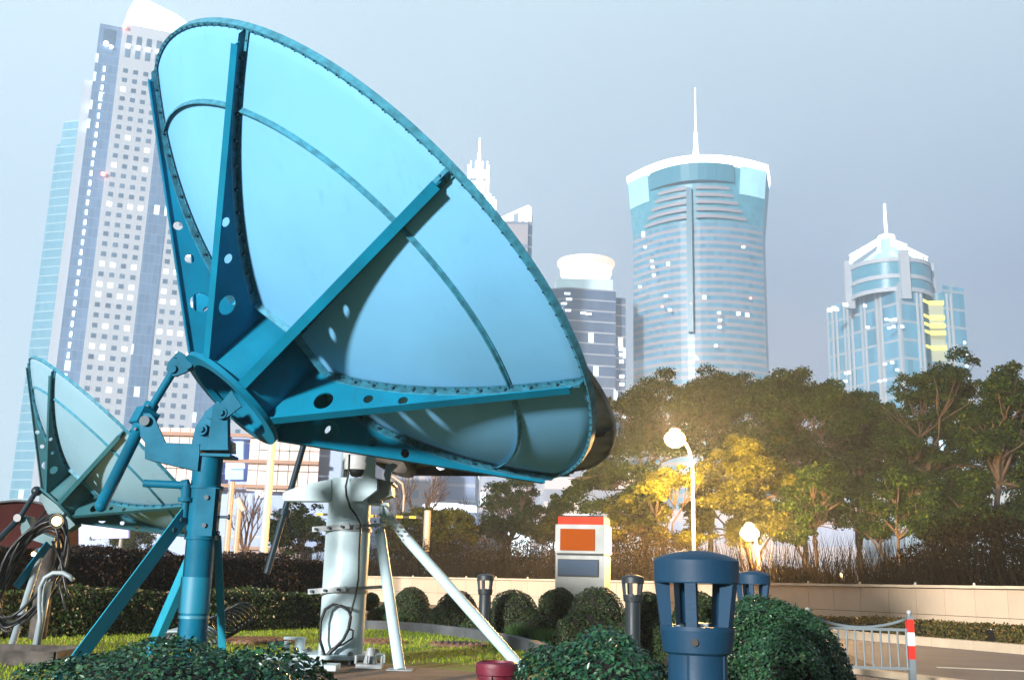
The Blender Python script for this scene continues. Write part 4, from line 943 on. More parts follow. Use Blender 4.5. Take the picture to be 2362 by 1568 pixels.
tree('broad evergreen tree right of the yellow-lit tree', 1860, 44, cl((1790, 905, 38), (1830, 895, 38), (1870, 905, 42), (1905, 925, 38), (1780, 945, 42), (1840, 945, 46), (1895, 960, 42), (1800, 990, 42), (1860, 1000, 46), (1915, 1005, 36), (1780, 1035, 36), (1840, 1050, 40), (1900, 1060, 40), (1945, 1090, 36), (1870, 1110, 40), (1820, 1120, 34), (1900, 1150, 38), (1850, 1180, 36)))
tree('slim evergreen tree between the two tallest crowns', 1985, 46, cl((1960, 950, 34), (2000, 940, 36), (1985, 985, 42), (2030, 1000, 36), (1950, 1020, 36), (2010, 1040, 40), (1970, 1080, 40), (2030, 1090, 34), (1990, 1130, 34)))
tree('tallest evergreen tree, below the pointed tower', 2160, 42, cl((2110, 905, 38), (2160, 888, 40), (2205, 885, 40), (2060, 935, 40), (2110, 950, 44), (2170, 940, 46), (2225, 930, 42), (2080, 990, 42), (2145, 1000, 44), (2210, 995, 44), (2060, 1045, 38), (2120, 1060, 40), (2180, 1070, 42), (2225, 1060, 36), (2090, 1110, 38), (2160, 1140, 36)))
tree('evergreen tree cut by the right edge of the picture', 2300, 38, cl((2270, 915, 36), (2315, 905, 40), (2355, 930, 44), (2260, 965, 38), (2310, 975, 44), (2365, 1000, 46), (2270, 1030, 42), (2330, 1050, 46), (2380, 1080, 46), (2280, 1100, 44), (2340, 1130, 46), (2250, 1150, 38), (2310, 1190, 42), (2370, 1200, 42)), trunk_r=.24)
tree('small brownish tree under the broad evergreen', 1880, 37.5, cl((1850, 1110, 28), (1885, 1100, 28), (1830, 1150, 30), (1875, 1150, 32), (1915, 1150, 28), (1845, 1195, 30), (1890, 1200, 30), (1810, 1215, 26)), trunk_r=.12, per=700)
tree('forked small tree in front of the sloping grey roof', 2080, 37, cl((2050, 1130, 32), (2090, 1125, 32), (2030, 1170, 32), (2075, 1175, 34), (2110, 1165, 30), (2040, 1215, 32), (2085, 1220, 30), (2000, 1200, 26), (2120, 1210, 28)), trunk_r=.14, per=800)
tree('low dark tree near the right edge, under the tall crowns', 2210, 36.5, cl((2180, 1150, 30), (2215, 1140, 30), (2190, 1190, 34), (2235, 1190, 32), (2160, 1215, 28), (2205, 1230, 30), (2250, 1240, 28), (2150, 1180, 26)), trunk_r=.13, per=800)
tree('big hazy evergreen tree left of the kiosk', 1165, 50, cl((1170, 1125, 26), (1205, 1130, 24), (1150, 1160, 28), (1190, 1165, 30), (1215, 1190, 24), (1145, 1200, 26), (1185, 1210, 28), (1120, 1220, 22), (1220, 1225, 22)), trunk_r=.2, per=700, group='small trees beyond the shrubs')
tree('small yellow-lit tree right of the boom barrier post', 1030, 46, cl((1000, 1190, 24), (1035, 1185, 26), (1060, 1205, 22), (1010, 1225, 26), (1050, 1240, 26), (985, 1250, 22), (1025, 1265, 24), (1080, 1240, 20)), material='leaf_lit', trunk_r=.12, per=700, group='small trees beyond the shrubs')
tree('small yellow-lit tree between the white post and thin lamp pole', 930, 47, cl((905, 1215, 22), (940, 1205, 24), (960, 1230, 22), (915, 1250, 26), (950, 1265, 24), (895, 1275, 20)), material='leaf_lit', trunk_r=.12, per=700, group='small trees beyond the shrubs')
tree('small evergreen tree just left of the kiosk roof', 1270, 45, cl((1285, 1165, 20), (1300, 1180, 18), (1275, 1190, 20), (1265, 1215, 18), (1255, 1235, 18)), trunk_r=.12, per=700, group='small trees beyond the shrubs')
tree('hazy green tree left of the white post', 690, 48, cl((670, 1190, 24), (700, 1185, 24), (650, 1215, 22), (690, 1220, 26), (720, 1215, 22), (660, 1250, 22), (700, 1255, 24), (730, 1250, 20)), trunk_r=.12, per=500, group='small trees beyond the shrubs')

def bare(lab, x, Y, ytop, spread, base_y=1330, r=.13, depth=5, seed=1):
    random.seed(seed); B = at(x, base_y, Y); B.z = 0; Ht = at(x, ytop, Y).z; root = thing('bare_tree', tuple(B), lab, 'tree', 'leafless trees beyond the shrubs'); b = MB()
    def grow(p, d, ln, rad, k_):
        q = p + d * ln; m_ = p.lerp(q, .5) + Vector((random.uniform(-.06, .06), random.uniform(-.06, .06), 0)) * ln
        b.path([p, m_, q], [rad, rad * .85, rad * .7], 5)
        if k_ == 0: return
        for _ in range(3 if k_ > 1 else 4):
            nd = (d + Vector((random.uniform(-1, 1) * spread, random.uniform(-1, 1) * spread, random.uniform(0, .35)))).normalized()
            grow(q if _ else m_.lerp(q, .6), nd, ln * random.uniform(.62, .85), rad * .58, k_ - 1)
    grow(B, Vector((0, 0, 1)), Ht * .30, r, depth); b.build('branches', 'bark_pale', root)
bare('bare leafless tree between the two pale poles, left of centre', 560, 44, 1125, .45, seed=3)
bare('bare tree just right of the white mount head', 935, 55, 1060, .55, seed=5, r=.16)
bare('wide bare tree below the middle of the big dish', 1150, 58, 1085, .75, seed=9, r=.2)
bare('thin bare tree left of the white post', 655, 50, 1165, .4, seed=12)
random.seed(21)
# undergrowth beyond the wall: one mass
n = 190000; f = rng.random(n); xs = np.interp(f, np.linspace(0, 1, len(wp)), [p[0] for p in wp]); ys = np.interp(f, np.linspace(0, 1, len(wp)), [p[1] for p in wp])
dpt = rng.uniform(1.2, 7, n); hh = rng.uniform(0, 1, n) ** 1.7 * (.85 + .22 * np.sin(xs * .83) + .18 * np.sin(xs * 2.1 + 1) + .25 * np.sin(xs * .37 + 2)) * 2.5
P = np.stack([xs + dpt * .5, ys + dpt, hh], 1)
M['under'] = leafmat('undergrowth_leaves', [(0, (.006, .005, .003)), (.6, (.016, .011, .006)), (1, (.03, .022, .009))], .9, .05, .2, .6)
leaf_mesh('undergrowth', P, rng.normal(0, 1, (n, 3)), rng.uniform(.05, .12, n), 'under', kind='stuff', label='brown tangled undergrowth beyond the low wall', category='undergrowth')
n = 9000; f = rng.random(n); xs = np.interp(f, np.linspace(0, 1, len(wp)), [p[0] for p in wp]); ys = np.interp(f, np.linspace(0, 1, len(wp)), [p[1] for p in wp]); dpt = rng.uniform(.8, 5, n)
d_ = np.stack([rng.normal(0, .25, n), rng.normal(0, .25, n), np.ones(n)], 1)
blades('undergrowth_stems', np.stack([xs + dpt * .5, ys + dpt, np.zeros(n)], 1), d_, rng.uniform(.9, 2.6, n), rng.uniform(.012, .03, n), 'under', kind='stuff', label='thin brown stems rising beyond the low wall', category='undergrowth')

# ------------------------------------------------------------------ city beyond
def block(name, P4, z0, z1, m_, parent=None, **tags):
    b = MB(); b.prism([(p[0], p[1], z0) for p in P4], (0, 0, z1 - z0)); return b.build(name, m_, parent, **tags)
def quadfrom(A, B, depth):
    A, B = Vector((A.x, A.y)), Vector((B.x, B.y)); d = (B - A).normalized(); n_ = Vector((-d.y, d.x)); n_ = n_ if n_.y > 0 else -n_
    return [A, B, B + n_ * depth, A + n_ * depth]
def root_at(name, p, lab, cat='skyscraper', group=None): return thing(name, (p[0], p[1], 0), lab, cat, group)

# 1. tall pale tower, left
K = at(284.6, 54, 372.); HT = K.z; Rr = pz(418, 80, HT); d1 = Vector((Rr.x - K.x, Rr.y - K.y)).normalized(); nF = Vector((-d1.y, d1.x)); nF = nF if nF.y > 0 else -nF
K2 = Vector((K.x, K.y)); 
t = root_at('office_tower', K2, 'tallest pale office tower with square windows behind the big blue dish')
fhh = 3.95; pitch = 3.75
Wd = pitch * 16.2
M['tower1'] = mat('pale_stone_facade', (.72, .74, .77), .7, noise=.05)
M['tower1g'] = facade('curtain_glass_band', (.17, .27, .42), (.38, .46, .56), fhh, .06, mul=1.9, mulw=.06, lit=.03, d=tuple(d1), cell=1.9)
block('wall', [K2, K2 + d1 * Wd, K2 + d1 * Wd + nF * 40, K2 + nF * 40], 0, HT, 'tower1', t)
# recessed glass strip on the left corner, with a line of lamps, and a white edge fin
Lw = 8.5
block('corner_glass', [K2 - d1 * Lw + nF * 2, K2 + nF * 2, K2 + nF * 38, K2 - d1 * Lw + nF * 38], 0, HT - 1, 'tower1g', t)
block('edge_fin', [K2 - d1 * (Lw + 3.4) + nF * 6, K2 - d1 * Lw + nF * 6, K2 - d1 * Lw + nF * 36, K2 - d1 * (Lw + 3.4) + nF * 36], 0, HT - 24, 'tower1', t)
def fpt(s, z, o=0.): q = K2 + d1 * s - nF * o; return Vector((q.x, q.y, z))
Rf = Matrix((Vector((d1.x, d1.y, 0)), Vector((nF.x, nF.y, 0)), Vector((0, 0, 1)))).transposed()
for s0, s1 in ((4 * pitch + 1.6, 6 * pitch + 1.2), (11 * pitch - .6, 13 * pitch - .8)):
    b = MB(); b.box(fpt((s0 + s1) / 2, (HT - 14) / 2 + 2, .05), (s1 - s0, .3, HT - 22), Rf); b.build('glass_band', 'tower1g', t)
cols_ = [pitch * (i + .75) for i in range(4)] + [pitch * (6.5 + i + .35) for i in range(4)] + [pitch * (13 + i + .3) for i in range(3)]
nf = int((HT - 22) / fhh)
lit_rows = {}
cells = []
for j in range(2, nf):
    z = HT - 20 - (nf - 1 - j) * fhh
    for i, s_ in enumerate(cols_):
        pr = {0: .02}.get(0)
        jj = nf - 1 - j
        lit = (jj in (14, 20, 22, 23, 26, 28) and random.random() < .62) or random.random() < .04
        cells.append((z, s_, lit))
tmpl = {}
def winobj(z, s_, lit, h_=1.75, w_=1.75):
    key = (lit, h_, w_)
    if key not in tmpl:
        b = MB(); b.box((0, 0, 0), (w_, .14, h_), Rf); me = bpy.data.meshes.new('window'); me.from_pydata(b.v, [], b.f); me.materials.append(M['litwin'] if lit else M['glass_win']); tmpl[key] = me
    o = bpy.data.objects.new('window', tmpl[key]); col.objects.link(o); o.parent = t; o.location = fpt(s_, z, .05) - ORG[t.name]
order = sorted([c for c in cells if c[2]] , key=lambda c: c[0])[:60]; rest_unlit = [c for c in cells if not c[2]]
vis = [c for c in rest_unlit if 60 < c[0]]; vis.sort(key=lambda c: c[0]); first = vis[:100 - len(order)]
for c in order + first: winobj(*c)
done = set((c[0], c[1]) for c in order + first)
b = MB()
for z, s_, lit in cells:
    if (z, s_) in done: continue
    b.cur = 1 if lit else 0; b.box(fpt(s_, z, .05), (1.75, .14, 1.75), Rf)
b.build('window_grid', ['glass_win', 'litwin'], t, kind='stuff')
b = MB()
for i, s_ in enumerate(cols_[:4] + cols_[4:8]):
    for dz in (-6.5, -12.5): b = MB(); b.box(fpt(s_, HT + dz, .05), (1.9, .14, 3.6), Rf); b.build('tall_window', 'glass_win', t)
b = MB(); b.box(fpt(-4.6, HT - 6, -1.9), (4.2, .3, 6), Rf); b.build('tall_window', 'glass_win', t)
b = MB()
for i, s_ in enumerate(cols_[:4]): b.ball(fpt(s_ , HT - 9.4, .5), .8, 8)
b.ball(fpt(-5.4, HT - 9.5, -1.2), 1.1, 8); b.ball(fpt(-3.4, HT - 10.5, -1.2), .8, 8); b.build('top_lamps', 'crown', t)
for j in range(40):
    z = HT - 20 - j * fhh; b = MB(); b.box(fpt(-Lw + 3.6, z, -1.8), (.75, .4, 2.0), Rf); b.build('facade_lamp', 'lampw', t)
CRh = 17
b = MB(); c0, c1 = K2 + d1 * 1 + nF * 3, K2 + d1 * 24 + nF * 3
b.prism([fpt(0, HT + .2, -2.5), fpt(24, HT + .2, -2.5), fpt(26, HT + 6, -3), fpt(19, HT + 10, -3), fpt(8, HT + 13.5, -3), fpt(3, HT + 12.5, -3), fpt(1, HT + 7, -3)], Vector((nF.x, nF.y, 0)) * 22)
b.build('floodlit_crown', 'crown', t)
b = MB(); b.ball(fpt(.6, HT - 2, .8), .9, 10); b.ball(fpt(-.6, HT - 64, .8), .9, 10); b.build('red_beacon', 'redlight', t)

# 2. teal glass tower behind it
A = at(147, 281, 455.); HB = A.z; B_ = pz(206, 274, HB); d2 = Vector((B_.x - A.x, B_.y - A.y)).normalized()
t = root_at('office_tower', A, 'teal glass tower with fine pale floor lines at the far left')
M['tower2'] = facade('teal_glass_facade', (.18, .42, .54), (.50, .68, .74), 4.2, .12, mul=0, lit=.006, d=tuple(d2), cell=2.5, panel=.12)
Ex = Vector((A.x, A.y)) + d2 * 60
block('wall', quadfrom(A, Vector((Ex.x, Ex.y, 0)), 45), 0, HB, 'tower2', t)
A3 = at(131, 333, 456.); A4 = Vector((A3.x, A3.y, 0)); block('side_wing', quadfrom(A4, Vector((*(Vector((A.x, A.y)) - d2 * .05), 0)), 40), 0, A3.z, 'tower2', t)

# 3. middle tower with flared crown
Ym3 = 400.; xc = at(1603, 600, Ym3).x; zz = lambda y: at(1603, y, Ym3).z
hw0 = (at(1775, 888, Ym3).x - at(1463, 888, Ym3).x) / 2
cx3 = (at(1775, 888, Ym3).x + at(1463, 888, Ym3).x) / 2
t = root_at('office_tower', (cx3, Ym3), 'broad curved tower with floodlit flared crown and spire'); t.rotation_euler.z = -radians(17)
def ring3(hw, z, bow=13, back=26, sh=0, n=20, zc_=0.):
    pts = []
    for i in range(n + 1):
        f = -1 + 2 * i / n; pts.append(Vector((cx3 + sh + hw * f, Ym3 + 9 - bow * (1 - f * f), z + zc_ * (1 - f * f))))
    for i in range(n + 1):
        f = 1 - 2 * i / n; pts.append(Vector((cx3 + sh + hw * f, Ym3 + 9 + back * (1 - .3 * f * f), z + zc_ * (1 - f * f))))
    return pts
def loft(rings):
    b = MB(); n = len(rings[0]); vs = [p for r in rings for p in r]; fs = []
    for k_ in range(len(rings) - 1): fs += [(k_ * n + i, k_ * n + (i + 1) % n, (k_ + 1) * n + (i + 1) % n, (k_ + 1) * n + i) for i in range(n)]
    b.add(vs, fs); m_ = n // 2; top = (len(rings) - 1) * n
    b.add(rings[-1], [(i, i + 1, n - 2 - i, n - 1 - i) for i in range(m_ - 1)]); return b
z54, z43 = zz(520), zz(405)
M['tower3'] = facade('banded_curved_facade', (.09, .27, .39), (.38, .36, .40), 3.05, .45, mul=0, lit=.012, d=(1, 0), cell=1.6, panel=.35)
M['tower3s'] = facade('teal_side_glass', (.08, .32, .42), (.12, .40, .48), 3.05, .1, lit=.002, d=(1, 0), cell=1.6)
t.location.x -= 2.3; lo_ = loft([ring3(hw0 * 1.0, 0), ring3(hw0 * 1.0, z54)]); lo_.build('shaft', 'tower3', t)
for sg in (-1, 1):
    pass
loft([ring3(hw0 * 1.0, z54 + .02), ring3(hw0 * 1.09, z43 + 2, bow=14)]).build('flared_top', 'tower3s', t)
# bands in the middle of the flared part
M['spandrel'] = mat('pinkish_spandrel', (.38, .36, .40), .6)
for k_ in range(6):
    z = z54 + 1.2 + k_ * 3.05; f0 = .78 - .06 * k_; 
    for (fa, fb) in ((-f0, -.07), (.05, f0)):
        pts = []; b = MB()
        for i in range(9):
            f = fa + (fb - fa) * i / 8; pts.append(Vector((cx3 + hw0 * f * 1.0, Ym3 + 9 - 14.6 * (1 - f * f) - .2, z)))
        for i in range(8): b.prism([pts[i], pts[i + 1], pts[i + 1] + Vector((0, 0, 1.4)), pts[i] + Vector((0, 0, 1.4))], (0, .3, 0))
        b.build('spandrel_band', 'spandrel', t)
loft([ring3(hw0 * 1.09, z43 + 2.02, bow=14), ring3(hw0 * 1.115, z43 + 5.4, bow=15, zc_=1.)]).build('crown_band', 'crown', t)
# softly lit corner panels
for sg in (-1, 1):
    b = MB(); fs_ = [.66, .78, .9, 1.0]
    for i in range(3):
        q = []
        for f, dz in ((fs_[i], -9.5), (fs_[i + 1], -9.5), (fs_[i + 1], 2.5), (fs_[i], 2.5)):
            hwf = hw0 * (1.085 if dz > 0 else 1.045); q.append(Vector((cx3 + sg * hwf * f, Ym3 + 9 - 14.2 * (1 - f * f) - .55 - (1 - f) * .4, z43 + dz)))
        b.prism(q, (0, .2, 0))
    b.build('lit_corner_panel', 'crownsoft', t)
b = MB(); b.box((cx3 - 1.2, Ym3 - 5.6, (zz(440) + zz(1025)) / 2 * .0 + (z54 - 46 + z54 + 14) / 2), (2.2, 1.5, 60)); b.build('central_groove', mat('dark_teal_glass', (.05, .20, .28), .3), t)
pts = []
b = MB()
ns = 10
for i in range(ns):
    fa, fb = -.68 + 1.30 * i / ns, -.68 + 1.30 * (i + 1) / ns
    qa, qb = [Vector((cx3 + hw0 * f, Ym3 + 9 - 16 * (1 - f * f) - .4, z43 - 5)) for f in (fa, fb)]; b.prism([qa, qb, qb + Vector((0, 0, 7.5)), qa + Vector((0, 0, 7.5))], (0, .4, 0))
b.build('front_screen', mat('teal_screen_glass', (.07, .28, .38), .3), t)
sx = at(1604, 360, Ym3 + 8); zs0 = z43 + 6; b = MB(); zA, zB, zC, zD = zs0, at(1604, 345, Ym3 + 8).z, at(1604, 308, Ym3 + 8).z, at(1604, 205, Ym3 + 8).z
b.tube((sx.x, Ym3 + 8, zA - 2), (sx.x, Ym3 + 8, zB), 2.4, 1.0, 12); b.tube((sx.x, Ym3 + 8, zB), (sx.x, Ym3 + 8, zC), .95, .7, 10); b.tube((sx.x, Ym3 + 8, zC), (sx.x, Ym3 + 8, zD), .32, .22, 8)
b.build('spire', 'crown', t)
b = MB()
for x, y in ((1617, 700), (1551, 702), (1752, 698)): c = at(x, y, Ym3 - 6); b.ball(c, .55, 8)
b.build('red_beacon', 'redlight', t)
def glints(t, pts, Y, w_=1.3, h_=1.0, m_='litwin'):
    for x, y in pts:
        c = at(x, y, Y); b = MB(); b.box(c, (w_, .12, h_)); b.build('window', m_, t)
glints(t, [Z15(*p) for p in ((618, 840), (622, 870), (628, 910), (686, 1015), (705, 1083), (1052, 813), (940, 1115), (944, 1150), (942, 1183), (575, 700), (585, 770), (925, 1270), (560, 960))], Ym3 - 5.6)

# 4. pointed tower, right
Y4 = 420.; cK = at(2068.6, 647, Y4); H4 = cK.z; cL = pz(1904.5, 700, H4); cR = pz(2219.5, 668, H4)
t = root_at('office_tower', cK, 'stepped glass tower with white truss pyramid and mast at the right')
dL = Vector((cL.x - cK.x, cL.y - cK.y)); dR = Vector((cR.x - cK.x, cR.y - cK.y))
M['tower4'] = facade('blue_grid_facade', (.09, .29, .42), (.48, .52, .56), 7.9, .13, mul=10.5, mulw=.13, lit=.004, d=(dL.normalized().x, dL.normalized().y), cell=2.6, panel=.5)
M['tower4b'] = facade('blue_grid_facade_right', (.09, .31, .44), (.48, .52, .56), 7.9, .13, mul=9., mulw=.12, lit=.004, d=(dR.normalized().x, dR.normalized().y), cell=2.6, panel=.5)
Kc = Vector((cK.x, cK.y)); b = MB()
poly = [Kc, Kc + dL, Kc + dL + dR, Kc + dR]
n1_ = dR.normalized() * .46; 
b.prism([(p.x, p.y, 0) for p in (Kc + dL, Kc, Kc + dR * .36, Kc + dR * .36 + dL * .28, Kc + dR * .68 + dL * .28, Kc + dR * .68, Kc + dR, Kc + dR + dL)], (0, 0, H4 - 2)); b.build('main_block', 'tower4', t)
b = MB(); dRn, dLn = dR.normalized(), dL.normalized(); of = dLn * -.4
for f0, f1, zt_ in ((0, .36, H4 - 1), (.68, 1., H4 + .5)):
    q = [Kc + dR * f0 + of, Kc + dR * f1 + of]; b.prism([(q[0].x, q[0].y, 0), (q[1].x, q[1].y, 0), (q[1].x, q[1].y, zt_), (q[0].x, q[0].y, zt_)], Vector((*(dLn * .35), 0)))
b.build('right_face', 'tower4b', t)
# grid of small panes near the corner, on both faces
for dd, mm in ((dL, 1), (dR, 1)):
    b = MB(); dn = dd.normalized(); on = (dRn if dd is dL else dLn) * -.55; Ln = dd.length
    for f in (.22, .28, .44, .62, .68, .84, .90) if dd is dL else (.26, .32, .72, .78):
        q = Kc + dn * (Ln * f) + on; b.bar((q.x, q.y, 20), (q.x, q.y, H4 - 3), .9, .9)
    b.build('grid_pier', mat('pale_grid_pier', (.50, .53, .56), .6), t)
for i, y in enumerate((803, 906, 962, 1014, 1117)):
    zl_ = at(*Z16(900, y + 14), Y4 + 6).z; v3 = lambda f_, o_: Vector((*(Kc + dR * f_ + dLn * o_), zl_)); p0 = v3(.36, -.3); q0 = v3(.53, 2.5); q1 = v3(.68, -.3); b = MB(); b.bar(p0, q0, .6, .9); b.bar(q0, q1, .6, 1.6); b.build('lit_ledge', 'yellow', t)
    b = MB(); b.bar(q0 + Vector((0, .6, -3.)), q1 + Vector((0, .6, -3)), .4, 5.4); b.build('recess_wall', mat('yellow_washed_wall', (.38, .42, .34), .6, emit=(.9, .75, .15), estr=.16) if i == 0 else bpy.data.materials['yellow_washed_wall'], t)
# drum
ctr = Kc + dL * .32 + dR * .30; rdm = (at(2146, 660, Y4 + 15).x - at(1967, 660, Y4 + 15).x) / 2; cxx = (at(2146, 660, Y4 + 15).x + at(1967, 660, Y4 + 15).x) / 2
DC = Vector((cxx, ctr.y + 2, 0)); z0_, z1_ = H4 - 4, at(2050, 600, Y4 + 5).z
b = MB(); b.lathe([(rdm, z0_), (rdm, z1_), (rdm * .8, z1_ + 1), (0, z1_ + 1)], DC, n=48); b.build('drum', mat('drum_glass', (.10, .34, .46), .3), t)
b = MB()
for z in (z1_ - .8, z1_ - 8.2, z1_ - 14): b.lathe([(rdm + .1, z - .9), (rdm + .5, z - .9), (rdm + .5, z + .9), (rdm + .1, z + .9)], DC, n=48, closed=True)
for a in (-pi / 2, 0, pi): e = Vector((cos(a), sin(a), 0)); b.bar(DC + e * (rdm + .8) + Vector((0, 0, z0_ - 4)), DC + e * (rdm + .8) + Vector((0, 0, z1_ + 3)), 4., 2.)
b.build('drum_ring', mat('pale_ring', (.52, .55, .60), .5), t)
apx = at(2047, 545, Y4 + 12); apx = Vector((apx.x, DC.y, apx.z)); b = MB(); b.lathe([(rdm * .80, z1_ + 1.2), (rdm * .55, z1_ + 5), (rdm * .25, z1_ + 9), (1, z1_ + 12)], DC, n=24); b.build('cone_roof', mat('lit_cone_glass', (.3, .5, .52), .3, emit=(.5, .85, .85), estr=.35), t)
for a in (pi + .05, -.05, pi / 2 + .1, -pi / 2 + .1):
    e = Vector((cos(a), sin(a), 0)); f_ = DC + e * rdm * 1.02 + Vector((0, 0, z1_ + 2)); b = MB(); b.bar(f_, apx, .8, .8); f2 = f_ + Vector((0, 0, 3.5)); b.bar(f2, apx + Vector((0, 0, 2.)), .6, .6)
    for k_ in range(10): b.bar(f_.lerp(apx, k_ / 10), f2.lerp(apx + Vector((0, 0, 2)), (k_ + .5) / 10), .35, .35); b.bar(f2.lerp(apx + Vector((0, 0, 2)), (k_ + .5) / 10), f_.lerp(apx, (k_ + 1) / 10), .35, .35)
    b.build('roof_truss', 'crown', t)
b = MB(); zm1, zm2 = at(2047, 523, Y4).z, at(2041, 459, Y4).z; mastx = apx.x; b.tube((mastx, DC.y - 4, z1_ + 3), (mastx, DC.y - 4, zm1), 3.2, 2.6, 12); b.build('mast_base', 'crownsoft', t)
b = MB(); b.tube((mastx, DC.y - 4, zm1), (mastx, DC.y - 4, zm2 + 3), .75, .55, 8); b.tube((mastx, DC.y - 4, zm1 - 1), (mastx, DC.y - 4, zm1 + .5), 3.6, 3.6, 12); b.build('mast', 'crown', t)
# annex at the right edge with a string of lamps
aR = pz(2219.5, 668, H4); 
for i in range(6): c = at(2224 + i * 2.4, 790 - 0 + i * 27 + 0, Y4 + 5); b = MB(); b.ball(c, .7, 8); b.build('edge_lamp', 'crown', t)
glints(t, [Z16(*p) for p in ((610, 940), (640, 945), (670, 940), (720, 990), (630, 1000), (660, 990), (460, 845), (480, 995), (650, 1240), (685, 1290), (600, 1250), (330, 1315), (350, 1310), (325, 1370), (565, 1370), (600, 1362))], Y4 - 3, 1.5, 1.)
glints(t, [Z16(*p) for p in ((215, 875), (245, 862), (262, 870), (325, 838))], Y4 + 12, 2.2, 1.6, 'litwarm')

# 5. tower with the saucer restaurant
Y5 = 390.; xl, xr = at(1270, 700, Y5).x, at(1420, 700, Y5).x; H5 = at(1345, 668, Y5).z
t = root_at('office_tower', ((xl + xr) / 2, Y5), 'slate tower topped by a glowing saucer, left of the curved tower')
M['tower5'] = facade('slate_striped_facade', (.10, .16, .27), (.50, .52, .56), 4.3, .13, mul=0, lit=.03, d=(1, 0), cell=2., panel=.2)
block('shaft', [Vector((xl - 22, Y5 + 10)), Vector((xl + 6, Y5 - 3)), Vector((xr, Y5)), Vector((xr, Y5 + 30)), Vector((xl - 22, Y5 + 36))], 0, H5, 'tower5', t)
x2 = at(1446, 700, Y5).x; block('side_annex', [Vector((xr + .02, Y5 + 4)), Vector((x2, Y5 + 5)), Vector((x2, Y5 + 30)), Vector((xr + .02, Y5 + 30))], 0, at(1430, 680, Y5).z, 'tower5', t)
zz5 = lambda y: at(1350, y, Y5).z
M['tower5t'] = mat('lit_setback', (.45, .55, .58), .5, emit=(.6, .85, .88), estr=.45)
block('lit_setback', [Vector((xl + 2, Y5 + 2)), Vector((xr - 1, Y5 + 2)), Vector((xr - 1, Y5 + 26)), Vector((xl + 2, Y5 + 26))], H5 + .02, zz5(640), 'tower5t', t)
cs = Vector((at(1351, 610, Y5 + 14).x, Y5 + 14, 0)); zz5 = lambda y: at(1350, y, Y5 + 5).z; rs_ = (at(1418, 600, Y5 + 12).x - at(1285, 600, Y5 + 12).x) / 2
b = MB(); b.lathe([(rs_ * .55, zz5(645)), (rs_ * .8, zz5(632)), (rs_ * .9, zz5(615)), (rs_ * .88, zz5(604)), (0, zz5(603))], cs, n=40); b.build('saucer', mat('glowing_saucer', (1, .95, .85), emit=(1., .93, .80), estr=1.5), t)
b = MB(); b.lathe([(rs_ * .92, zz5(603)), (rs_, zz5(597)), (rs_, zz5(590)), (rs_ * .94, zz5(590))], cs, n=40, closed=True)
for i in range(40): a = 2 * pi * i / 40; e = Vector((cos(a), sin(a), 0)); b.bar(cs + e * rs_ * .88 + Vector((0, 0, zz5(604))), cs + e * rs_ * .97 + Vector((0, 0, zz5(591))), .25, .25)
b.build('saucer_rim', mat('warm_saucer_rim', (.8, .6, .45), emit=(1., .78, .62), estr=.7), t)
glints(t, [(1283, 706), (1290, 712), (1300, 700), (1310, 716), (1300, 735), (1312, 690), (1308, 677), (1345, 722), (1357, 724)], Y5 - 3.5, 2.2, .8)
glints(t, [(1432, 805), (1433, 818), (1433, 834), (1434, 868), (1434, 886), (1436, 945), (1437, 960), (1352, 841), (1330, 840), (1342, 842), (1385, 962)], Y5 + 3, 1.7, 1.3)

# 6. gothic lit crown, and 7. cream-topped tower, both rising behind the dish
Y6 = 430.
t = root_at('office_tower', at(1105, 500, Y6), 'tower with white lit lattice crown peeping over the dish rim')
x0_, x1_ = at(1079, 440, Y6).x, at(1124, 440, Y6).x; zc6 = lambda y: at(1102, y, Y6).z
M['tower6'] = mat('grey_hazy_stone', (.42, .46, .52), .6)
block('shaft', [Vector((x0_ + 1, Y6 + 1)), Vector((x1_ - 1, Y6 + 1)), Vector((x1_ - 1, Y6 + 9)), Vector((x0_ + 1, Y6 + 9))], 0, zc6(415), 'tower6', t)
block('lower_shaft', [Vector((x0_ - 12, Y6 + 3)), Vector((x1_ + 4, Y6 + 3)), Vector((x1_ + 4, Y6 + 25)), Vector((x0_ - 12, Y6 + 25))], 0, zc6(478), 'tower6', t)
b = MB()
for f in (0, .5, .64, 1.): x = x0_ + (x1_ - x0_) * f; b.bar((x, Y6, zc6(480)), (x, Y6, zc6(382 if f in (0, 1.) else 378)), 1.1, 1.1)
b.bar((x0_, Y6, zc6(400)), (x1_, Y6, zc6(402)), 1.2, 3.5); b.bar((x0_, Y6, zc6(392)), (x0_ + 4.5, Y6, zc6(404)), 1, 1)
for f in (.1, .35, .7, .95): x = x0_ + (x1_ - x0_) * f; b.tube((x, Y6, zc6(400)), (x, Y6, zc6(372)), .25, n=6)
b.tube(((x0_ + x1_) / 2, Y6 + 2, zc6(402)), ((x0_ + x1_) / 2, Y6 + 2, zc6(350)), 1.1, .7, 8); b.tube(((x0_ + x1_) / 2, Y6 + 2, zc6(350)), ((x0_ + x1_) / 2, Y6 + 2, zc6(315)), .4, .3, 8)
for x, y in ((1130, 448), (1137, 455), (1142, 462)): c = at(x, y, Y6 + 3); b.bar((c.x, Y6 + 3, c.z - 12), (c.x, Y6 + 3, c.z), .9, .9)
b.build('lit_crown', 'crown', t)
Y7 = 350.; t = root_at('office_tower', at(1195, 600, Y7), 'grey tower with cream-lit slanted top, right of the dish rim')
a7, b7 = at(1158, 505, Y7), at(1228, 505, Y7); block('shaft', [Vector((a7.x - 10, Y7)), Vector((b7.x - 1.5, Y7)), Vector((b7.x - 1.5, Y7 + 20)), Vector((a7.x - 10, Y7 + 20))], 0, at(1200, 512, Y7).z, facade('grey_stone_facade', (.20, .24, .33), (.45, .42, .45), 9., .82, lit=.0), t)
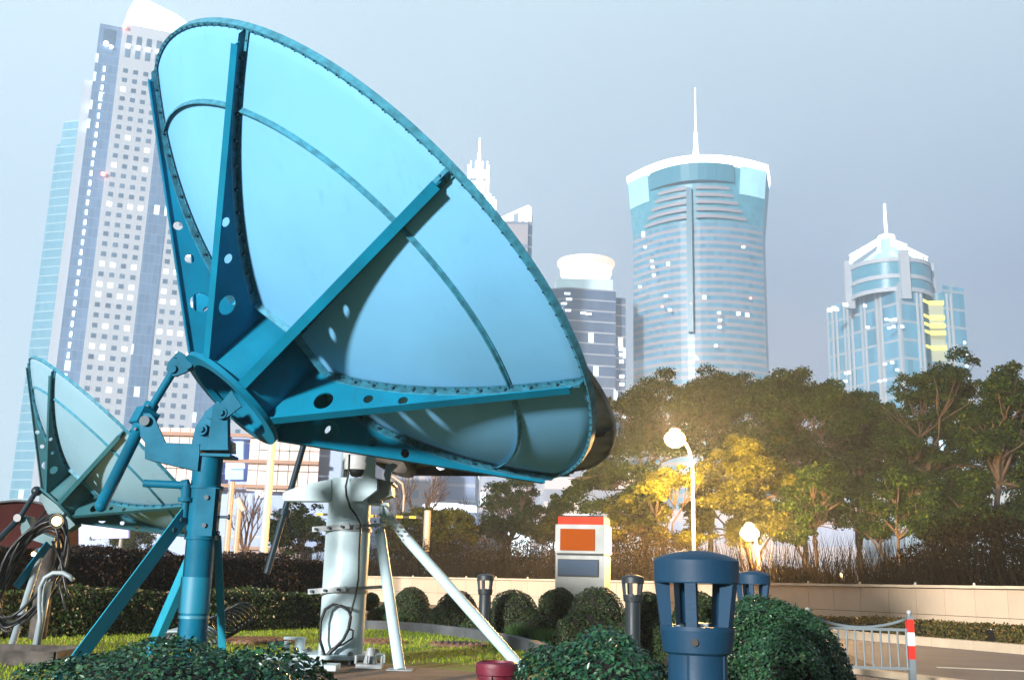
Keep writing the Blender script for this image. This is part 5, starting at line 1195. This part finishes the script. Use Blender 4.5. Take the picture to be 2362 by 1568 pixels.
block('edge_pier', [Vector((b7.x - 1.48, Y7 + .5)), Vector((b7.x, Y7 + 1.5)), Vector((b7.x, Y7 + 19)), Vector((b7.x - 1.48, Y7 + 19))], 0, at(1228, 494, Y7).z, 'tower5', t)
b = MB(); b.iprism([(1150, 502), (1160, 499), (1218, 473), (1226, 480), (1226, 510), (1216, 508), (1206, 503), (1196, 507), (1196, 484), (1184, 488), (1184, 503), (1150, 512)], Y7 - .4, 3); b.build('lit_top', 'litwarm', t)

# low buildings seen under the dish
Y8 = 78.
t = root_at('exhibition_hall', at(560, 1200, Y8), 'pale panel-clad hall with brown rails behind the blue post', 'building')
b = MB(); xL, xR = at(290, 1100, Y8).x, at(735, 1100, Y8).x; zT, zM, zG = at(520, 988, Y8).z, at(520, 1130, Y8).z, 0
npn = 19; b2 = MB()
xg0, xg1 = at(521, 1080, Y8).x, at(562, 1080, Y8).x
for i in range(npn):
    a_, c_ = xL + (xR - xL) * i / npn, xL + (xR - xL) * (i + 1) / npn - .06
    if c_ > xg0 - .4 and a_ < xg1 + .2: continue
    bb = b if a_ < xg0 else b2
    for r_ in range(3): z0_, z1_ = zM + (zT - zM) * r_ / 3, zM + (zT - zM) * (r_ + 1) / 3 - .06; bb.box(((a_ + c_) / 2, Y8, (z0_ + z1_) / 2), (c_ - a_, .2, z1_ - z0_))
b.build('wall_panels', 'pinkpanel', t); b2.build('wall_panels', 'pinkpanel', t)
b = MB()
for y in (1003, 1062, 1119): p_, q_ = at(300, y - 8, Y8 - .35), at(735 if y != 1119 else 705, y + 10 - 2, Y8 - .35); p_.z = q_.z = (p_.z + q_.z) / 2; b.bar(p_, q_, .3, .26)
b.build('rail', 'pinkrail', t)
M['hallglass'] = facade('hall_glass', (.25, .33, .50), (.42, .45, .55), 3.5, .05, mul=4., mulw=.03, lit=.03, litcol=(.6, .75, 1.), cell=2.)
block('glass_wall', [Vector((xL - 6, Y8 + 1.)), Vector((xR + 3, Y8 + 1.)), Vector((xR + 3, Y8 + 14)), Vector((xL - 6, Y8 + 14))], 0, zT - .2, 'hallglass', t)
b = MB(); b.iprism([(521, 1017), (561, 1017), (560, 1068), (519, 1068)], Y8 + .4, .2); b.iprism([(519, 1079), (561, 1079), (560, 1105), (519, 1105)], Y8 + .4, .2); b.build('blue_screen', 'screen', t)
b = MB(); b.iprism([(521, 1068.5), (563, 1068.5), (563, 1078.5), (521, 1078.5)], Y8 - .2, .2); b.build('light_box', 'screenw', t)
b = MB(); b.iprism([(588, 1130), (611, 1130), (611, 1147), (588, 1147)], Y8 + .4, .2); b.build('light_box', 'screenw', t)
t = root_at('site_hut', at(590, 1280, 62.), 'low grey-pink hut behind the tall hedge, right of the blue post', 'hut')
block('wall', [Vector((at(545, 1290, 62.).x, 62)), Vector((at(690, 1290, 62.).x, 62)), Vector((at(690, 1290, 62.).x, 66)), Vector((at(545, 1290, 62.).x, 66))], 0, at(590, 1268, 62.).z, mat('hut_wall', (.40, .32, .30), .7), t)
b = MB(); xx0, xx1 = at(543, 1290, 62.).x, at(692, 1290, 62.).x; zr = at(590, 1268, 62.).z; b.box(((xx0 + xx1) / 2, 64, zr + .1), (xx1 - xx0 + .4, 4.6, .18)); b.build('roof', 'pinkrail', t)
for (xa_, xb2) in ((575, 600), (640, 665)): b = MB(); b.iprism([(xa_, 1280), (xb2, 1280), (xb2, 1300), (xa_, 1300)], 61.9, .06); b.build('window', 'glass_win', t)

def simple_block(x0, x1, ytop, Y, depth, m_, lab, name='apartment_block', cat='building'):
    t = root_at(name, at((x0 + x1) / 2, 1300, Y), lab, cat); a_, c_ = at(x0, ytop, Y), at(x1, ytop, Y); z = (a_.z + c_.z) / 2
    block('wall', [Vector((a_.x, Y)), Vector((c_.x, Y)), Vector((c_.x, Y + depth)), Vector((a_.x, Y + depth))], 0, z, m_, t)
    b = MB(); b.box(((a_.x + c_.x) / 2, Y + depth / 2, z + .5), ((c_.x - a_.x) * .5, depth * .5, 1.)); b.build('roof_plant', 'tower6', t); return t
fb_ = facade('beige_office_facade', (.28, .26, .30), (.72, .60, .50), 3.2, .5, mul=2.4, mulw=.45, lit=.05, litcol=(1, .85, .6), cell=2.4)
simple_block(735, 872, 1030, 190, 30, fb_, 'beige office block with small windows behind the white post')
simple_block(905, 1010, 1070, 230, 30, facade('pale_pink_block', (.30, .32, .40), (.62, .52, .50), 3.3, .45, mul=3., mulw=.4, lit=.04, cell=3.), 'pale pinkish block right of the white mount head')
simple_block(1012, 1098, 1060, 240, 30, facade('blue_grey_block', (.20, .26, .40), (.42, .46, .55), 3.6, .2, lit=.04, cell=3.), 'blue-grey glass block under the middle of the big dish')
simple_block(1110, 1262, 1082, 210, 25, facade('grey_white_block', (.30, .34, .42), (.58, .55, .58), 3.6, .3, lit=.08, cell=3.), 'grey banded block between the wide bare tree and the kiosk')
simple_block(1256, 1460, 1085, 170, 20, facade('banded_block_lit', (.28, .30, .36), (.62, .56, .56), 3.9, .5, lit=.45, lits=1.6, cell=7.), 'banded block with bright strip lights behind the kiosk')
simple_block(1470, 1990, 1180, 120, 20, facade('grey_low_block', (.32, .36, .46), (.50, .47, .50), 4., .4, lit=.05, cell=4.), 'long low grey building glimpsed through the tree trunks')
simple_block(2080, 2460, 1120, 130, 20, facade('teal_low_block', (.25, .32, .38), (.42, .45, .45), 4., .3, lit=.1, cell=3.), 'hazy low block behind the right-hand trees')
simple_block(150, 470, 1195, 150, 20, facade('warm_low_block', (.50, .38, .34), (.66, .50, .44), 4., .4, lit=.05, litcol=(1, .8, .5), cell=4.), 'low warm-lit block under the left dish')
t = root_at('station_canopy', at(1040, 1170, 110.), 'low hall with a long glowing white roof edge below the big dish', 'building')
block('wall', [Vector((at(978, 1180, 110.).x, 112)), Vector((at(1225, 1180, 110.).x, 112)), Vector((at(1225, 1180, 110.).x, 125)), Vector((at(978, 1180, 110.).x, 125))], 0, at(1040, 1176, 110.).z, facade('canopy_glass', (.3, .38, .5), (.5, .5, .55), 3., .1, mul=3, mulw=.06, lit=.1, cell=3.), t)
b = MB(); pts = [at(x, y, 110.) for x, y in ((975, 1163), (1005, 1158), (1050, 1160), (1098, 1166))]; pts2 = [p - Vector((0, 0, .6)) for p in pts[::-1]]; b.prism(pts + pts2, (0, 3, 0)); b.build('lit_roof_edge', 'screenw', t)
# grey hall with a sloping white-edged roof, behind the trees
Yp = 75.; t = root_at('pyramid_hall', at(2060, 1330, Yp), 'grey hall with steep sloping white-edged roof behind the tree trunks', 'building')
b = MB(); b.iprism([(1985, 1345), (1985, 1315), (2055, 1285), (2086, 1283), (2225, 1400), (2225, 1420), (1985, 1420)], Yp, 14); b.build('body', mat('grey_hall_cladding', (.30, .29, .30), .6), t)
b = MB(); b.iprism([(2084, 1281), (2090, 1279), (2232, 1398), (2226, 1402)], Yp - .5, 14.8); b.build('roof_edge', 'pole_white', t)
# lilac billboard
t = thing('billboard', tuple(at(252, 1300, 60.)) [:2] + (0,), 'plain lilac billboard on a thin post under the left dish', 'billboard')
b = MB(); b.iprism([(211, 1204), (296, 1206), (296, 1240), (211, 1242)], 60, .25); b.build('board', 'lilac', t); c = at(281, 1242, 60.2); b = MB(); b.tube((c.x, 60.12, 0), (c.x, 60.12, c.z), .12, n=10); b.build('post', 'pole', t)
tree('low yellow-lit tree under the lilac billboard', 270, 65, cl((240, 1262, 22), (275, 1265, 24), (310, 1260, 22), (335, 1270, 20), (290, 1280, 22)), material='leaf_lit', trunk_r=.1, per=500, group='small trees beyond the hedge')  # glow of its small yellow lights is put into the leaf colour

# ------------------------------------------------------------------ air
b = MB(); b.box((0, 330, 128.0), (1100, 724, 260.))
hz = b.build('haze', 'dark', None, (0, 0, 0), kind='stuff', label='pale evening haze over the city', category='haze')
hm = bpy.data.materials.new('haze_volume'); hm.use_nodes = True; t_ = hm.node_tree; t_.nodes.clear()
pv = N(t_, 'ShaderNodeVolumePrincipled'); pv.inputs['Color'].default_value = (.72, .86, 1., 1); pv.inputs['Density'].default_value = .0010; pv.inputs['Anisotropy'].default_value = .35
mo = N(t_, 'ShaderNodeOutputMaterial'); L(t_, pv.outputs[0], mo.inputs['Volume']); hz.data.materials.clear(); hz.data.materials.append(hm)
print('SCENE BUILT', len(bpy.data.objects))
